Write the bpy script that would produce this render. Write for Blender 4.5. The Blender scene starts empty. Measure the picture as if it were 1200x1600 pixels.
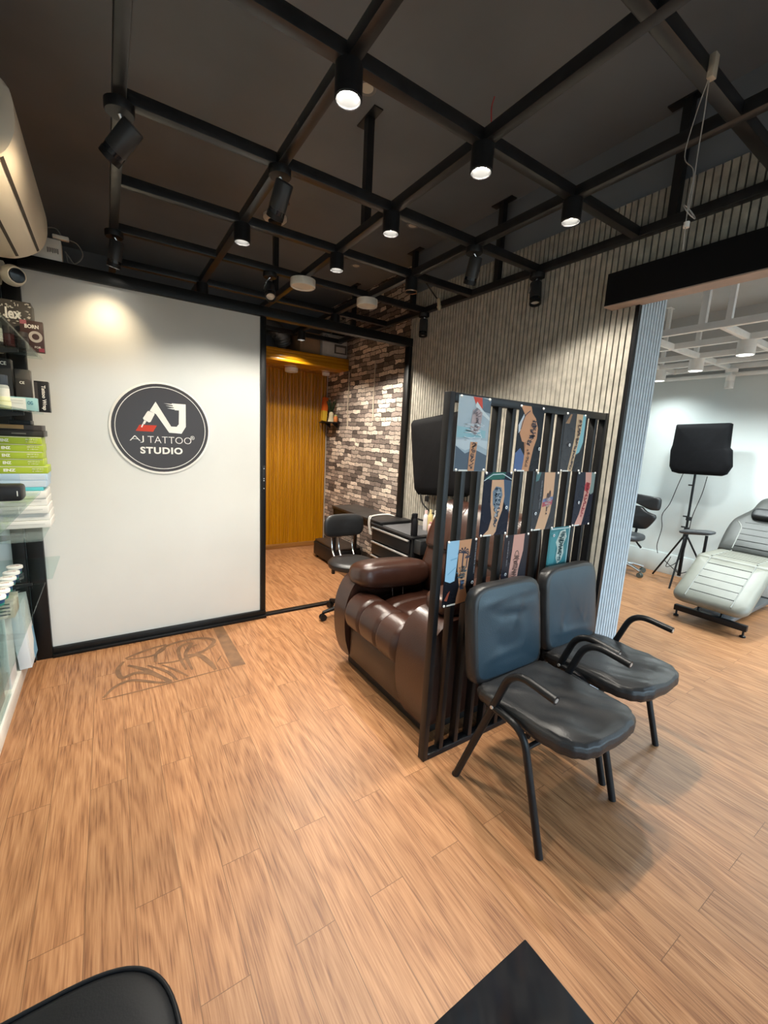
import bpy, bmesh, math, random
from mathutils import Vector, Matrix
random.seed(7)
C = bpy.context.scene.collection
SC = bpy.context.scene
PI = math.pi
R = math.radians
CAMZ = 1.45
YAW, PITCH, ROLL, FPX = 0.585694, 0.170522, -0.0515583, 654.6
# ------------------------------------------------------------------ camera axes (also used to read sizes off known planes)
_f = Vector((math.sin(YAW)*math.cos(PITCH), math.cos(YAW)*math.cos(PITCH), -math.sin(PITCH)))
_r = Vector((math.cos(YAW), -math.sin(YAW), 0))
_d = _f.cross(_r)
_c, _s = math.cos(ROLL), math.sin(ROLL)
CR = _c*_r + _s*_d
CD = -_s*_r + _c*_d
CF = _f
def at(px, py, ax, v):
    """the point of the plane (axis ax = v) that the photograph shows at a pixel"""
    d = CR*((px-600)/FPX) + CD*((py-800)/FPX) + CF
    o = Vector((0, 0, CAMZ))
    return o + d*((v-o[ax])/d[ax])

# ------------------------------------------------------------------ materials
MATS = {}
def nodes_of(m):
    m.use_nodes = True
    nt = m.node_tree
    return nt, nt.nodes, nt.links, nt.nodes.get('Principled BSDF')
def pm(name, col, rough=0.5, metal=0.0, var=0.10, scale=14.0, bump=0.0, bscale=120.0, spec=0.5, stretch=(1,1,1), coat=0.0, rvar=0.06):
    """procedural painted / moulded / fabric surface: colour and roughness broken up by noise"""
    if name in MATS: return MATS[name]
    m = bpy.data.materials.new(name); nt, N, L, b = nodes_of(m)
    tc = N.new('ShaderNodeTexCoord'); mp = N.new('ShaderNodeMapping'); mp.inputs['Scale'].default_value = stretch
    L.new(tc.outputs['Object'], mp.inputs['Vector'])
    nz = N.new('ShaderNodeTexNoise'); nz.inputs['Scale'].default_value = scale; nz.inputs['Detail'].default_value = 4
    L.new(mp.outputs[0], nz.inputs['Vector'])
    rp = N.new('ShaderNodeValToRGB')
    lo = [max(0, c*(1-var)) for c in col]; hi = [min(1, c*(1+var)) for c in col]
    rp.color_ramp.elements[0].position = .3; rp.color_ramp.elements[1].position = .7
    rp.color_ramp.elements[0].color = (*lo, 1); rp.color_ramp.elements[1].color = (*hi, 1)
    L.new(nz.outputs['Fac'], rp.inputs['Fac']); L.new(rp.outputs['Color'], b.inputs['Base Color'])
    mr = N.new('ShaderNodeMapRange'); mr.inputs['To Min'].default_value = max(.02, rough-rvar); mr.inputs['To Max'].default_value = min(1, rough+rvar)
    L.new(nz.outputs['Fac'], mr.inputs['Value']); L.new(mr.outputs[0], b.inputs['Roughness'])
    b.inputs['Metallic'].default_value = metal
    b.inputs['Specular IOR Level'].default_value = spec
    if coat: b.inputs['Coat Weight'].default_value = coat; b.inputs['Coat Roughness'].default_value = .1
    if bump:
        n2 = N.new('ShaderNodeTexNoise'); n2.inputs['Scale'].default_value = bscale; n2.inputs['Detail'].default_value = 3
        L.new(mp.outputs[0], n2.inputs['Vector'])
        bp = N.new('ShaderNodeBump'); bp.inputs['Strength'].default_value = bump; bp.inputs['Distance'].default_value = .01
        L.new(n2.outputs['Fac'], bp.inputs['Height']); L.new(bp.outputs[0], b.inputs['Normal'])
    MATS[name] = m; return m
def em(name, col, strength):
    m = bpy.data.materials.new(name); nt, N, L, b = nodes_of(m)
    b.inputs['Base Color'].default_value = (.8, .8, .8, 1)
    b.inputs['Emission Color'].default_value = (*col, 1); b.inputs['Emission Strength'].default_value = strength
    MATS[name] = m; return m
def glass(name, tint=(.93, .98, .97), gl=0.12):
    m = bpy.data.materials.new(name); m.use_nodes = True
    nt = m.node_tree; N, L = nt.nodes, nt.links; N.clear()
    o = N.new('ShaderNodeOutputMaterial'); mx = N.new('ShaderNodeMixShader'); t = N.new('ShaderNodeBsdfTransparent'); g = N.new('ShaderNodeBsdfGlossy')
    fr = N.new('ShaderNodeFresnel'); fr.inputs['IOR'].default_value = 1.45
    t.inputs['Color'].default_value = (*tint, 1); g.inputs['Roughness'].default_value = .02; g.inputs['Color'].default_value = (.9, .95, .95, 1)
    mf = N.new('ShaderNodeMath'); mf.operation = 'MULTIPLY'; mf.inputs[1].default_value = .35; L.new(fr.outputs[0], mf.inputs[0]); L.new(mf.outputs[0], mx.inputs['Fac']); L.new(t.outputs[0], mx.inputs[1]); L.new(g.outputs[0], mx.inputs[2]); L.new(mx.outputs[0], o.inputs['Surface'])
    MATS[name] = m; return m

def wood_floor(name):
    m = bpy.data.materials.new(name); nt, N, L, b = nodes_of(m)
    tc = N.new('ShaderNodeTexCoord')
    sw = N.new('ShaderNodeMapping'); sw.inputs['Rotation'].default_value = (0, 0, PI/2)      # boards run along Y
    L.new(tc.outputs['Object'], sw.inputs['Vector'])
    br = N.new('ShaderNodeTexBrick')
    br.offset = .37; br.offset_frequency = 2; br.squash = 1
    br.inputs['Scale'].default_value = 1; br.inputs['Brick Width'].default_value = .92; br.inputs['Row Height'].default_value = .127
    br.inputs['Mortar Size'].default_value = .0011; br.inputs['Mortar Smooth'].default_value = .2; br.inputs['Bias'].default_value = 0
    br.inputs['Color1'].default_value = (0, 0, 0, 1); br.inputs['Color2'].default_value = (1, 1, 1, 1); br.inputs['Mortar'].default_value = (.5, .5, .5, 1)
    L.new(sw.outputs[0], br.inputs['Vector'])
    # each board shifts the grain
    off = N.new('ShaderNodeVectorMath'); off.operation = 'MULTIPLY_ADD'
    L.new(br.outputs['Color'], off.inputs[0]); off.inputs[1].default_value = (7.3, 5.1, 3.7); L.new(tc.outputs['Object'], off.inputs[2])
    st = N.new('ShaderNodeMapping'); st.inputs['Scale'].default_value = (8.5, 1.05, 1)
    L.new(off.outputs[0], st.inputs['Vector'])
    n1 = N.new('ShaderNodeTexNoise'); n1.inputs['Scale'].default_value = 1.0; n1.inputs['Detail'].default_value = 2; n1.inputs['Distortion'].default_value = .35
    L.new(st.outputs[0], n1.inputs['Vector'])
    # growth rings: sine of the stretched noise
    mu = N.new('ShaderNodeMath'); mu.operation = 'MULTIPLY'; mu.inputs[1].default_value = 50
    L.new(n1.outputs['Fac'], mu.inputs[0])
    si = N.new('ShaderNodeMath'); si.operation = 'SINE'; L.new(mu.outputs[0], si.inputs[0])
    st2 = N.new('ShaderNodeMapping'); st2.inputs['Scale'].default_value = (230, 8, 1)
    L.new(off.outputs[0], st2.inputs['Vector'])
    n2 = N.new('ShaderNodeTexNoise'); n2.inputs['Scale'].default_value = 1.0; n2.inputs['Detail'].default_value = 5
    L.new(st2.outputs[0], n2.inputs['Vector'])
    ad = N.new('ShaderNodeMath'); ad.operation = 'MULTIPLY_ADD'; ad.inputs[1].default_value = .080
    n2r = N.new('ShaderNodeMapRange'); n2r.inputs['To Min'].default_value = .10; n2r.inputs['To Max'].default_value = .90
    L.new(n2.outputs['Fac'], n2r.inputs['Value']); L.new(si.outputs[0], ad.inputs[0]); L.new(n2r.outputs[0], ad.inputs[2])
    rp = N.new('ShaderNodeValToRGB'); e = rp.color_ramp.elements
    e[0].position = .28; e[0].color = (.186, .075, .031, 1)
    e[1].position = .74; e[1].color = (.475, .247, .118, 1)
    k = e.new(.44); k.color = (.320, .144, .061, 1)
    k = e.new(.57); k.color = (.396, .190, .084, 1)
    L.new(ad.outputs[0], rp.inputs['Fac'])
    # board to board tone
    hs = N.new('ShaderNodeHueSaturation')
    mr = N.new('ShaderNodeMapRange'); mr.inputs['To Min'].default_value = .90; mr.inputs['To Max'].default_value = 1.08
    L.new(br.outputs['Color'], mr.inputs['Value']); L.new(mr.outputs[0], hs.inputs['Value']); L.new(rp.outputs['Color'], hs.inputs['Color'])
    mx = N.new('ShaderNodeMix'); mx.data_type = 'RGBA'; mx.inputs['B'].default_value = (.10, .045, .018, 1)
    mm = N.new('ShaderNodeMath'); mm.operation = 'MULTIPLY'; mm.inputs[1].default_value = .75; L.new(br.outputs['Fac'], mm.inputs[0])
    L.new(mm.outputs[0], mx.inputs['Factor']); L.new(hs.outputs[0], mx.inputs['A'])
    L.new(mx.outputs['Result'], b.inputs['Base Color'])
    b.inputs['Roughness'].default_value = .42; b.inputs['Specular IOR Level'].default_value = .4
    bp = N.new('ShaderNodeBump'); bp.inputs['Strength'].default_value = .12; bp.inputs['Distance'].default_value = .004
    L.new(ad.outputs[0], bp.inputs['Height']); L.new(bp.outputs[0], b.inputs['Normal'])
    MATS[name] = m; return m

def stone_paper(name):
    """ledge-stone wall covering: courses of uneven stones, plane runs along Y and Z"""
    m = bpy.data.materials.new(name); nt, N, L, b = nodes_of(m)
    tc = N.new('ShaderNodeTexCoord')
    sep = N.new('ShaderNodeSeparateXYZ'); L.new(tc.outputs['Object'], sep.inputs[0])
    cb = N.new('ShaderNodeCombineXYZ'); L.new(sep.outputs['Y'], cb.inputs['X']); L.new(sep.outputs['Z'], cb.inputs['Y'])
    nd = N.new('ShaderNodeTexNoise'); nd.inputs['Scale'].default_value = 13; nd.inputs['Detail'].default_value = 3
    L.new(cb.outputs[0], nd.inputs['Vector'])
    sub = N.new('ShaderNodeVectorMath'); sub.operation = 'MULTIPLY_ADD'; sub.inputs[1].default_value = (.075, .040, 0)
    L.new(nd.outputs['Color'], sub.inputs[0]); L.new(cb.outputs[0], sub.inputs[2])
    br = N.new('ShaderNodeTexBrick'); br.offset = .43; br.squash = .62; br.squash_frequency = 3
    br.inputs['Scale'].default_value = 1; br.inputs['Brick Width'].default_value = .175; br.inputs['Row Height'].default_value = .046
    br.inputs['Mortar Size'].default_value = .004; br.inputs['Mortar Smooth'].default_value = .4
    br.inputs['Color1'].default_value = (0, 0, 0, 1); br.inputs['Color2'].default_value = (1, 1, 1, 1); br.inputs['Mortar'].default_value = (0, 0, 0, 1)
    L.new(sub.outputs[0], br.inputs['Vector'])
    rp = N.new('ShaderNodeValToRGB'); e = rp.color_ramp.elements
    e[0].position = 0; e[0].color = (.075, .06, .052, 1); e[1].position = 1; e[1].color = (.84, .72, .60, 1)
    k = e.new(.35); k.color = (.24, .19, .165, 1); k = e.new(.7); k.color = (.54, .445, .375, 1)
    L.new(br.outputs['Color'], rp.inputs['Fac'])
    ng = N.new('ShaderNodeTexNoise'); ng.inputs['Scale'].default_value = 45; ng.inputs['Detail'].default_value = 4; L.new(cb.outputs[0], ng.inputs['Vector'])
    mr = N.new('ShaderNodeMapRange'); mr.inputs['To Min'].default_value = .45; mr.inputs['To Max'].default_value = 1.5; L.new(ng.outputs['Fac'], mr.inputs['Value'])
    ml = N.new('ShaderNodeMix'); ml.data_type = 'RGBA'; ml.blend_type = 'MULTIPLY'; ml.inputs['Factor'].default_value = 1
    L.new(rp.outputs['Color'], ml.inputs['A']); L.new(mr.outputs[0], ml.inputs['B'])
    mo = N.new('ShaderNodeMix'); mo.data_type = 'RGBA'; mo.inputs['B'].default_value = (.018, .014, .012, 1)
    L.new(br.outputs['Fac'], mo.inputs['Factor']); L.new(ml.outputs['Result'], mo.inputs['A'])
    L.new(mo.outputs['Result'], b.inputs['Base Color']); b.inputs['Roughness'].default_value = .75
    bp = N.new('ShaderNodeBump'); bp.inputs['Strength'].default_value = .5; bp.inputs['Distance'].default_value = .01; bp.invert = True
    L.new(br.outputs['Fac'], bp.inputs['Height']); L.new(bp.outputs[0], b.inputs['Normal'])
    MATS[name] = m; return m

def grain_wood(name, c0, c1, rough=.3, axis='z'):
    m = bpy.data.materials.new(name); nt, N, L, b = nodes_of(m)
    tc = N.new('ShaderNodeTexCoord'); mp = N.new('ShaderNodeMapping')
    mp.inputs['Scale'].default_value = {'z': (26, 26, 1.1), 'x': (1.1, 26, 26)}[axis]
    L.new(tc.outputs['Object'], mp.inputs['Vector'])
    n = N.new('ShaderNodeTexNoise'); n.inputs['Scale'].default_value = 1.5; n.inputs['Detail'].default_value = 6; n.inputs['Distortion'].default_value = .4
    L.new(mp.outputs[0], n.inputs['Vector'])
    rp = N.new('ShaderNodeValToRGB'); rp.color_ramp.elements[0].position = .32; rp.color_ramp.elements[1].position = .7
    rp.color_ramp.elements[0].color = (*c0, 1); rp.color_ramp.elements[1].color = (*c1, 1)
    L.new(n.outputs['Fac'], rp.inputs['Fac']); L.new(rp.outputs['Color'], b.inputs['Base Color'])
    b.inputs['Roughness'].default_value = rough
    MATS[name] = m; return m

wood_floor('oak_floor'); stone_paper('ledge_stone')
grain_wood('orange_wood', (.33, .125, .001), (.48, .21, .003), .25)
grain_wood('orange_wood_x', (.38, .150, .002), (.56, .25, .006), .25, 'x')
grain_wood('brown_skirting', (.20, .085, .02), (.34, .15, .04), .3, 'x')
glass('clear_glass'); glass('shelf_glass', (.90, .955, .945))
CEIL   = pm('ceiling_paint', (.170, .195, .225), .40, var=.18, scale=1.2)
BLACK  = pm('black_steel', (.008, .008, .009), .36, var=.3, scale=9, spec=.28)
BLACKG = pm('black_gloss', (.010, .011, .014), .12, var=.2, scale=6)
BLACKP = pm('black_plastic', (.010, .010, .011), .42, spec=.3)
BLKMAT = pm('black_board', (.004, .004, .005), .7, spec=.2)
FRAME  = pm('black_aluminium', (.006, .006, .006), .4, spec=.3)
BEAMM  = pm('grid_steel', (.011, .011, .012), .34, var=.45, scale=22)
SLAT   = pm('stone_grey_slat', (.41, .385, .33), .42, var=.22, scale=18, bump=.15, bscale=60)
SLATD  = pm('slat_groove', (.010, .010, .010), .8)
SLATJ  = pm('daylit_slat', (.50, .56, .60), .5, var=.08, scale=18, bump=.1, bscale=60)  # slat grey made paler and bluer for the daylight on the jamb
WHITEB = pm('white_gloss_board', (.66, .665, .635), .16, var=.02, scale=3)
WALLW  = pm('white_wall_paint', (.70, .75, .74), .6, var=.03, scale=2.5)
WALLG  = pm('grey_ceiling_paint', (.55, .555, .55), .7, var=.05, scale=2)
WHITEM = pm('white_steel', (.90, .91, .89), .4, var=.04)
WHITEP = pm('white_plastic', (.80, .78, .72), .35, var=.04)
CREAM  = pm('cream_plastic', (.74, .67, .55), .32, var=.04, scale=5)
SLOTM   = pm('dark_slot', (.03, .022, .015), .7)  # flat dark strips drawn for louvre gaps and vent slots
LEATHER= pm('brown_leather', (.036, .0135, .0085), .30, var=.22, scale=5, bump=.12, bscale=180, coat=.15)
LEATHB = pm('dark_brown_leather', (.055, .032, .018), .42, var=.2, scale=5, bump=.12, bscale=180)
SEATL  = pm('black_leatherette', (.014, .014, .015), .40, var=.2, scale=7, bump=.10, bscale=200)
BACKL  = pm('sky_tinted_leatherette', (.016, .036, .052), .36, var=.15, scale=6, bump=.10, bscale=200)  # black leatherette with the blue of the skylight put into its colour
BEDG   = pm('grey_leatherette', (.205, .20, .165), .42, var=.10, scale=6, bump=.08, bscale=220)
BEDD   = pm('seam_line', (.035, .035, .032), .6)
CHROME = pm('chrome', (.65, .65, .66), .16, metal=1, var=.05)
SILVER = pm('silver_trim', (.62, .62, .60), .3, metal=.6, var=.05)
COVER  = pm('black_nylon', (.005, .005, .006), .75, var=.2, scale=10, bump=.25, bscale=14, spec=.12)
LINEN  = pm('diffuser', (.72, .70, .62), .5, var=.03)
CARD   = pm('brown_cardboard', (.33, .20, .11), .75)
RINGC  = pm('copper_ring', (.55, .34, .22), .3, metal=.8)
STAIN  = pm('faded_print', (.19, .095, .043), .5, var=.25, scale=12)
FOIL   = pm('duct_foil', (.16, .16, .16), .4, metal=.5, var=.3, scale=8)
em('lamp_on', (1, .94, .82), 40.0)
em('lamp_on_room', (1, .97, .92), 14.0)
def colm(col, rough=.45):
    key = 'ink_%02x%02x%02x' % tuple(int(c*255) for c in col)
    return pm(key, col, rough, var=.02, scale=8, spec=.16)

# ------------------------------------------------------------------ mesh builder
class MB:
    def __init__(s): s.bm = bmesh.new(); s.mats = []; s.mi = 0
    def use(s, m):
        if m not in s.mats: s.mats.append(m)
        s.mi = s.mats.index(m); return s
    def _set(s, fs):
        for f in fs: f.material_index = s.mi
    def box(s, x0, x1, y0, y1, z0, z1, bev=0, seg=2, M=None):
        r = bmesh.ops.create_cube(s.bm, size=1); v = r['verts']
        bmesh.ops.scale(s.bm, vec=(abs(x1-x0), abs(y1-y0), abs(z1-z0)), verts=v)
        bmesh.ops.translate(s.bm, vec=((x0+x1)/2, (y0+y1)/2, (z0+z1)/2), verts=v)
        fs = set(f for q in v for f in q.link_faces); s._set(fs)
        if bev:
            es = set(e for q in v for e in q.link_edges)
            rr = bmesh.ops.bevel(s.bm, geom=list(es), offset=bev, segments=seg, profile=.5, affect='EDGES')
            s._set(rr['faces']); v = list(set([q for f in rr['faces'] for q in f.verts] + [q for q in v if q.is_valid]))
        if M is not None: bmesh.ops.transform(s.bm, matrix=M, verts=v)
        return s
    def cyl(s, p0, p1, r0, r1=None, n=16, cap=True):
        p0 = Vector(p0); p1 = Vector(p1); r1 = r0 if r1 is None else r1
        d = p1-p0; q = d.to_track_quat('Z', 'Y')
        a = []; b = []
        for i in range(n):
            t = 2*PI*i/n; u = Vector((math.cos(t), math.sin(t), 0))
            a.append(s.bm.verts.new(p0+q@(u*r0))); b.append(s.bm.verts.new(p1+q@(u*r1)))
        fs = [s.bm.faces.new((a[i], a[(i+1) % n], b[(i+1) % n], b[i])) for i in range(n)]
        if cap: fs += [s.bm.faces.new(a[::-1]), s.bm.faces.new(b)]
        s._set(fs); return s
    def tube(s, pts, r, n=10, cap=True):
        pts = [Vector(p) for p in pts]; rings = []; up = None
        for i, p in enumerate(pts):
            t = (pts[min(i+1, len(pts)-1)]-pts[max(i-1, 0)]).normalized()
            if up is None:
                up = Vector((0, 0, 1)) if abs(t.z) < .9 else Vector((1, 0, 0))
            a = (up - t*up.dot(t)).normalized(); up = a; b = t.cross(a)
            rr = r[i] if isinstance(r, (list, tuple)) else r
            rings.append([s.bm.verts.new(p+(a*math.cos(2*PI*k/n)+b*math.sin(2*PI*k/n))*rr) for k in range(n)])
        fs = []
        for A, B in zip(rings, rings[1:]):
            fs += [s.bm.faces.new((A[k], A[(k+1) % n], B[(k+1) % n], B[k])) for k in range(n)]
        if cap: fs += [s.bm.faces.new(rings[0][::-1]), s.bm.faces.new(rings[-1])]
        s._set(fs); return s
    def lathe(s, prof, c=(0, 0, 0), n=24, M=None):
        """prof: (radius, height) from one end to the other, about Z through c"""
        vs = []; made = []
        for r, z in prof:
            ring = []
            for k in range(n if r > 1e-6 else 1):
                t = 2*PI*k/n; v = s.bm.verts.new((c[0]+r*math.cos(t), c[1]+r*math.sin(t), c[2]+z)); ring.append(v); made.append(v)
            vs.append(ring)
        fs = []
        for A, B in zip(vs, vs[1:]):
            for k in range(n):
                k2 = (k+1) % n
                if len(A) == 1 and len(B) == 1: continue
                if len(A) == 1: q = (A[0], B[k2], B[k])
                elif len(B) == 1: q = (A[k], A[k2], B[0])
                else: q = (A[k], A[k2], B[k2], B[k])
                fs.append(s.bm.faces.new(q))
        s._set(fs)
        if M is not None: bmesh.ops.transform(s.bm, matrix=M, verts=made)
        return s
    def prism(s, poly, ax, a, b, bev=0, seg=2):
        """polygon in the plane of the two other axes, pushed from a to b along ax"""
        def P(u, v, w): return {'x': (w, u, v), 'y': (u, w, v), 'z': (u, v, w)}[ax]
        A = [s.bm.verts.new(P(u, v, a)) for u, v in poly]; B = [s.bm.verts.new(P(u, v, b)) for u, v in poly]
        n = len(poly); fs = [s.bm.faces.new(A), s.bm.faces.new(B[::-1])]
        for i in range(n): fs.append(s.bm.faces.new((A[i], B[i], B[(i+1) % n], A[(i+1) % n])))
        s._set(fs)
        if bev:
            es = [e for f in fs[:2] for e in f.edges]
            rr = bmesh.ops.bevel(s.bm, geom=es, offset=bev, segments=seg, profile=.5, affect='EDGES'); s._set(rr['faces'])
        return s
    def grid(s, fn, nu, nv, closed_u=False):
        g = [[s.bm.verts.new(fn(i/nu, j/nv)) for j in range(nv+1)] for i in range(nu+(0 if closed_u else 1))]
        fs = []
        n = len(g)
        for i in range(nu):
            for j in range(nv):
                fs.append(s.bm.faces.new((g[i][j], g[(i+1) % n][j], g[(i+1) % n][j+1], g[i][j+1])))
        s._set(fs); return s
    def puff(s, c, size, e=(.55, .55), n=24, M=None, wrinkle=0, seed=0):
        """cushion: superellipsoid with semi-axes size, exponents e (small = boxier)"""
        def sp(v, p): return math.copysign(abs(v)**p, v)
        rnd = random.Random(seed); ph = [rnd.uniform(0, 6.28) for _ in range(6)]
        rows = []; made = []
        for i in range(n+1):
            ph_ = -PI/2+PI*i/n; ring = []
            cnt = 1 if i in (0, n) else 2*n
            for k in range(cnt):
                t = 2*PI*k/(2*n)
                x = sp(math.cos(ph_), e[0])*sp(math.cos(t), e[1]); y = sp(math.cos(ph_), e[0])*sp(math.sin(t), e[1]); z = sp(math.sin(ph_), e[0])
                w = 1
                if wrinkle: w = 1+wrinkle*(math.sin(9*x+ph[0]+2*y)*math.sin(7*y+ph[1])+.6*math.sin(17*x-11*y+ph[2]))
                v = s.bm.verts.new((x*size[0]*(.5+.5*w) if wrinkle else x*size[0], y*size[1], z*size[2]*w)); ring.append(v); made.append(v)
            rows.append(ring)
        fs = []
        for A, B in zip(rows, rows[1:]):
            for k in range(2*n):
                k2 = (k+1) % (2*n)
                if len(A) == 1: fs.append(s.bm.faces.new((A[0], B[k2], B[k])))
                elif len(B) == 1: fs.append(s.bm.faces.new((A[k], A[k2], B[0])))
                else: fs.append(s.bm.faces.new((A[k], A[k2], B[k2], B[k])))
        s._set(fs)
        T = Matrix.Translation(c) if M is None else Matrix.Translation(c) @ M
        bmesh.ops.transform(s.bm, matrix=T, verts=made)
        return s
    def poly(s, pts):
        f = s.bm.faces.new([s.bm.verts.new(p) for p in pts]); s._set([f]); return s
    def build(s, name, mat=None, parent=None, origin=None, world=True, smooth=True, angle=38):
        """ONE mesh object; with world=True the coordinates are world ones and the object hangs at its parent's place"""
        if mat is not None and not s.mats: s.mats = [mat]
        bmesh.ops.recalc_face_normals(s.bm, faces=s.bm.faces[:])
        off = Vector((0, 0, 0))
        if world:
            p = parent
            while p is not None: off += p.location; p = p.parent
            if parent is None and origin is not None: off = Vector(origin)
            if parent is None and origin is None:
                xs = [v.co for v in s.bm.verts]
                off = Vector((sum(v.x for v in xs)/len(xs), sum(v.y for v in xs)/len(xs), min(v.z for v in xs)))
            bmesh.ops.translate(s.bm, vec=-off, verts=s.bm.verts[:])
        me = bpy.data.meshes.new(name); s.bm.to_mesh(me); s.bm.free()
        for m in s.mats: me.materials.append(m)
        if smooth:
            for p in me.polygons: p.use_smooth = True
            me.set_sharp_from_angle(angle=R(angle))
        o = bpy.data.objects.new(name, me); C.objects.link(o)
        if parent is not None: o.parent = parent
        elif world: o.location = off
        return o

def fillet(pts, rad, seg=6):
    pts = [Vector(p) for p in pts]; out = [pts[0]]
    for i in range(1, len(pts)-1):
        a, b, c = pts[i-1], pts[i], pts[i+1]
        u = (a-b); v = (c-b); rr = rad[i-1] if isinstance(rad, (list, tuple)) else rad
        d = min(rr, u.length*.49, v.length*.49)
        p0 = b+u.normalized()*d; p1 = b+v.normalized()*d
        for k in range(seg+1):
            t = k/seg; out.append((1-t)**2*p0+2*t*(1-t)*b+t*t*p1)
    out.append(pts[-1]); return out
def curve(pts, seg=8):
    """Catmull-Rom through the points"""
    P = [Vector(p) for p in pts]; P = [2*P[0]-P[1]]+P+[2*P[-1]-P[-2]]; out = []
    for i in range(1, len(P)-2):
        for k in range(seg):
            t = k/seg; a, b, c, d = P[i-1:i+3]
            out.append(.5*((2*b)+(c-a)*t+(2*a-5*b+4*c-d)*t*t+(3*b-a-3*c+d)*t**3))
    out.append(P[-2]); return out
def tag(o, label=None, cat=None, group=None, kind=None):
    if label: o['label'] = label
    if cat: o['category'] = cat
    if group: o['group'] = group
    if kind: o['kind'] = kind
    return o
def thing(name, label, cat, loc, group=None):
    o = bpy.data.objects.new(name, None); C.objects.link(o); o.location = loc; o.empty_display_size = .1
    return tag(o, label, cat, group)
def struct(o): o['kind'] = 'structure'; return o
def copy_tree(o, parent=None):
    c = o.copy(); C.objects.link(c)
    if parent is not None: c.parent = parent
    for ch in [x for x in C.objects if x.parent == o]:
        if ch.type != 'LIGHT': copy_tree(ch, c)
    return c
def relabel(o, label): o['label'] = label; return o

def text_mesh(s, w, h, depth, bold=0.0, spacing=1.0):
    """lettering as a flat mesh w wide and h high in the XY plane, lower left corner at 0"""
    cu = bpy.data.curves.new('t', 'FONT'); cu.body = s; cu.extrude = .001; cu.offset = bold; cu.space_character = spacing; cu.resolution_u = 4
    ob = bpy.data.objects.new('t', cu); C.objects.link(ob)
    dg = bpy.context.evaluated_depsgraph_get(); dg.update()
    me = bpy.data.meshes.new_from_object(ob.evaluated_get(dg))
    bpy.data.objects.remove(ob); bpy.data.curves.remove(cu)
    xs = [v.co.x for v in me.vertices]; ys = [v.co.y for v in me.vertices]
    x0, x1, y0, y1 = min(xs), max(xs), min(ys), max(ys)
    for v in me.vertices:
        v.co = Vector(((v.co.x-x0)/(x1-x0)*w, (v.co.y-y0)/(y1-y0)*h, (v.co.z/.001*.5+.5)*depth))
    return me
WALL_Y = Matrix(((1, 0, 0, 0), (0, 0, -1, 0), (0, 1, 0, 0), (0, 0, 0, 1)))       # text plane -> plane facing -Y
def lettering(s, w, h, M, mat, parent, name='lettering', depth=.0015, bold=0.0, spacing=1.0):
    me = text_mesh(s, w, h, depth, bold, spacing); me.name = name
    off = Vector((0, 0, 0)); p = parent
    while p is not None: off += p.location; p = p.parent
    me.transform(Matrix.Translation(-off) @ M)
    me.materials.clear(); me.materials.append(mat)
    o = bpy.data.objects.new(name, me); C.objects.link(o); o.parent = parent; return o

# =================================================================== THE SETTING
CZ = 3.03           # ceiling
XS = 2.29           # face of the slatted wall
YP = 3.17           # sliding door line
XF, YB = 5.7, 5.1   # far wall of the bright room, orange wall
YW = -2.2           # shop window
struct(MB().box(-.62, 5.8, YW-.1, 5.2, -.06, 0).build('floor', MATS['oak_floor'], origin=(0, 0, 0)))
struct(MB().box(-.62, 2.42, YW-.1, 5.2, CZ, CZ+.08).build('ceiling', CEIL, origin=(0, 0, CZ)))
struct(MB().box(2.42, 5.8, YW-.1, 5.2, CZ, CZ+.08).build('ceiling_right', WALLG, origin=(3, 0, CZ)))
b = MB(); b.use(WALLW).box(-.70, -.60, YW-.1, 5.2, 0, 2.33); b.use(CEIL).box(-.70, -.60, YW-.1, 5.2, 2.33, CZ)
struct(b.build('wall_left', origin=(-.65, 1, 0)))
struct(MB().box(-.60, -.43, 3.15, 3.2, 0, 2.33).build('wall_left_return', WALLW))
b = MB(); b.use(WALLW).box(XF, XF+.1, YW-.1, 3.3, 0, 2.335); b.use(WALLG).box(XF, XF+.1, YW-.1, 3.3, 2.335, CZ)
struct(b.build('wall_far'))
struct(MB().box(2.565, XF, 3.2, 3.3, 0, CZ).build('wall_far_side', WALLW))
struct(MB().box(XF-.014, XF, YW, 3.2, 0, .25, .003).build('baseboard_far', WALLW))
# slatted wall with the wide opening to the bright room
b = MB(); b.use(CEIL).box(2.312, 2.565, 1.227, 3.2, 0, CZ); b.box(2.312, 2.565, YW, 1.227, 2.30, CZ)
b.use(SLATD).box(2.303, 2.312, 1.227, 3.17, 0, 2.70); b.box(2.303, 2.312, YW, 1.227, 2.30, 2.70)
b.use(SLAT)
y = 3.166; k = 0
while y-.0268 > 1.228:
    b.box(XS, 2.3035, y-.0248, y, 0, 2.70); y -= .0318
while y > .1:
    b.box(XS, 2.3035, y-.0248, y, 2.30, 2.70); y -= .0318
struct(b.build('wall_right', origin=(2.4, 2, 0), smooth=False))
b = MB(); b.use(SLATD).box(2.303, 2.565, 1.2215, 1.227, 0, 2.30); b.use(BLACK).box(XS-.001, 2.3125, 1.212, 1.2275, 0, 2.30)
b.use(SLATJ)
for i in range(9):
    x0 = 2.3155+i*.0279; b.box(x0, x0+.0205, 1.212, 1.2225, 0, 2.30)
struct(b.build('wall_right_jamb', smooth=False))
b = MB(); b.use(BLKMAT).box(2.215, 2.312, -1.6, 1.357, 2.195, 2.352); b.use(pm('lit_underside', (.50, .38, .31), .6)).box(2.215, 2.308, -1.6, 1.357, 2.189, 2.1955)  # pale underside colour stands in for light from the bright room
struct(b.build('trim_1', smooth=False))
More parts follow.
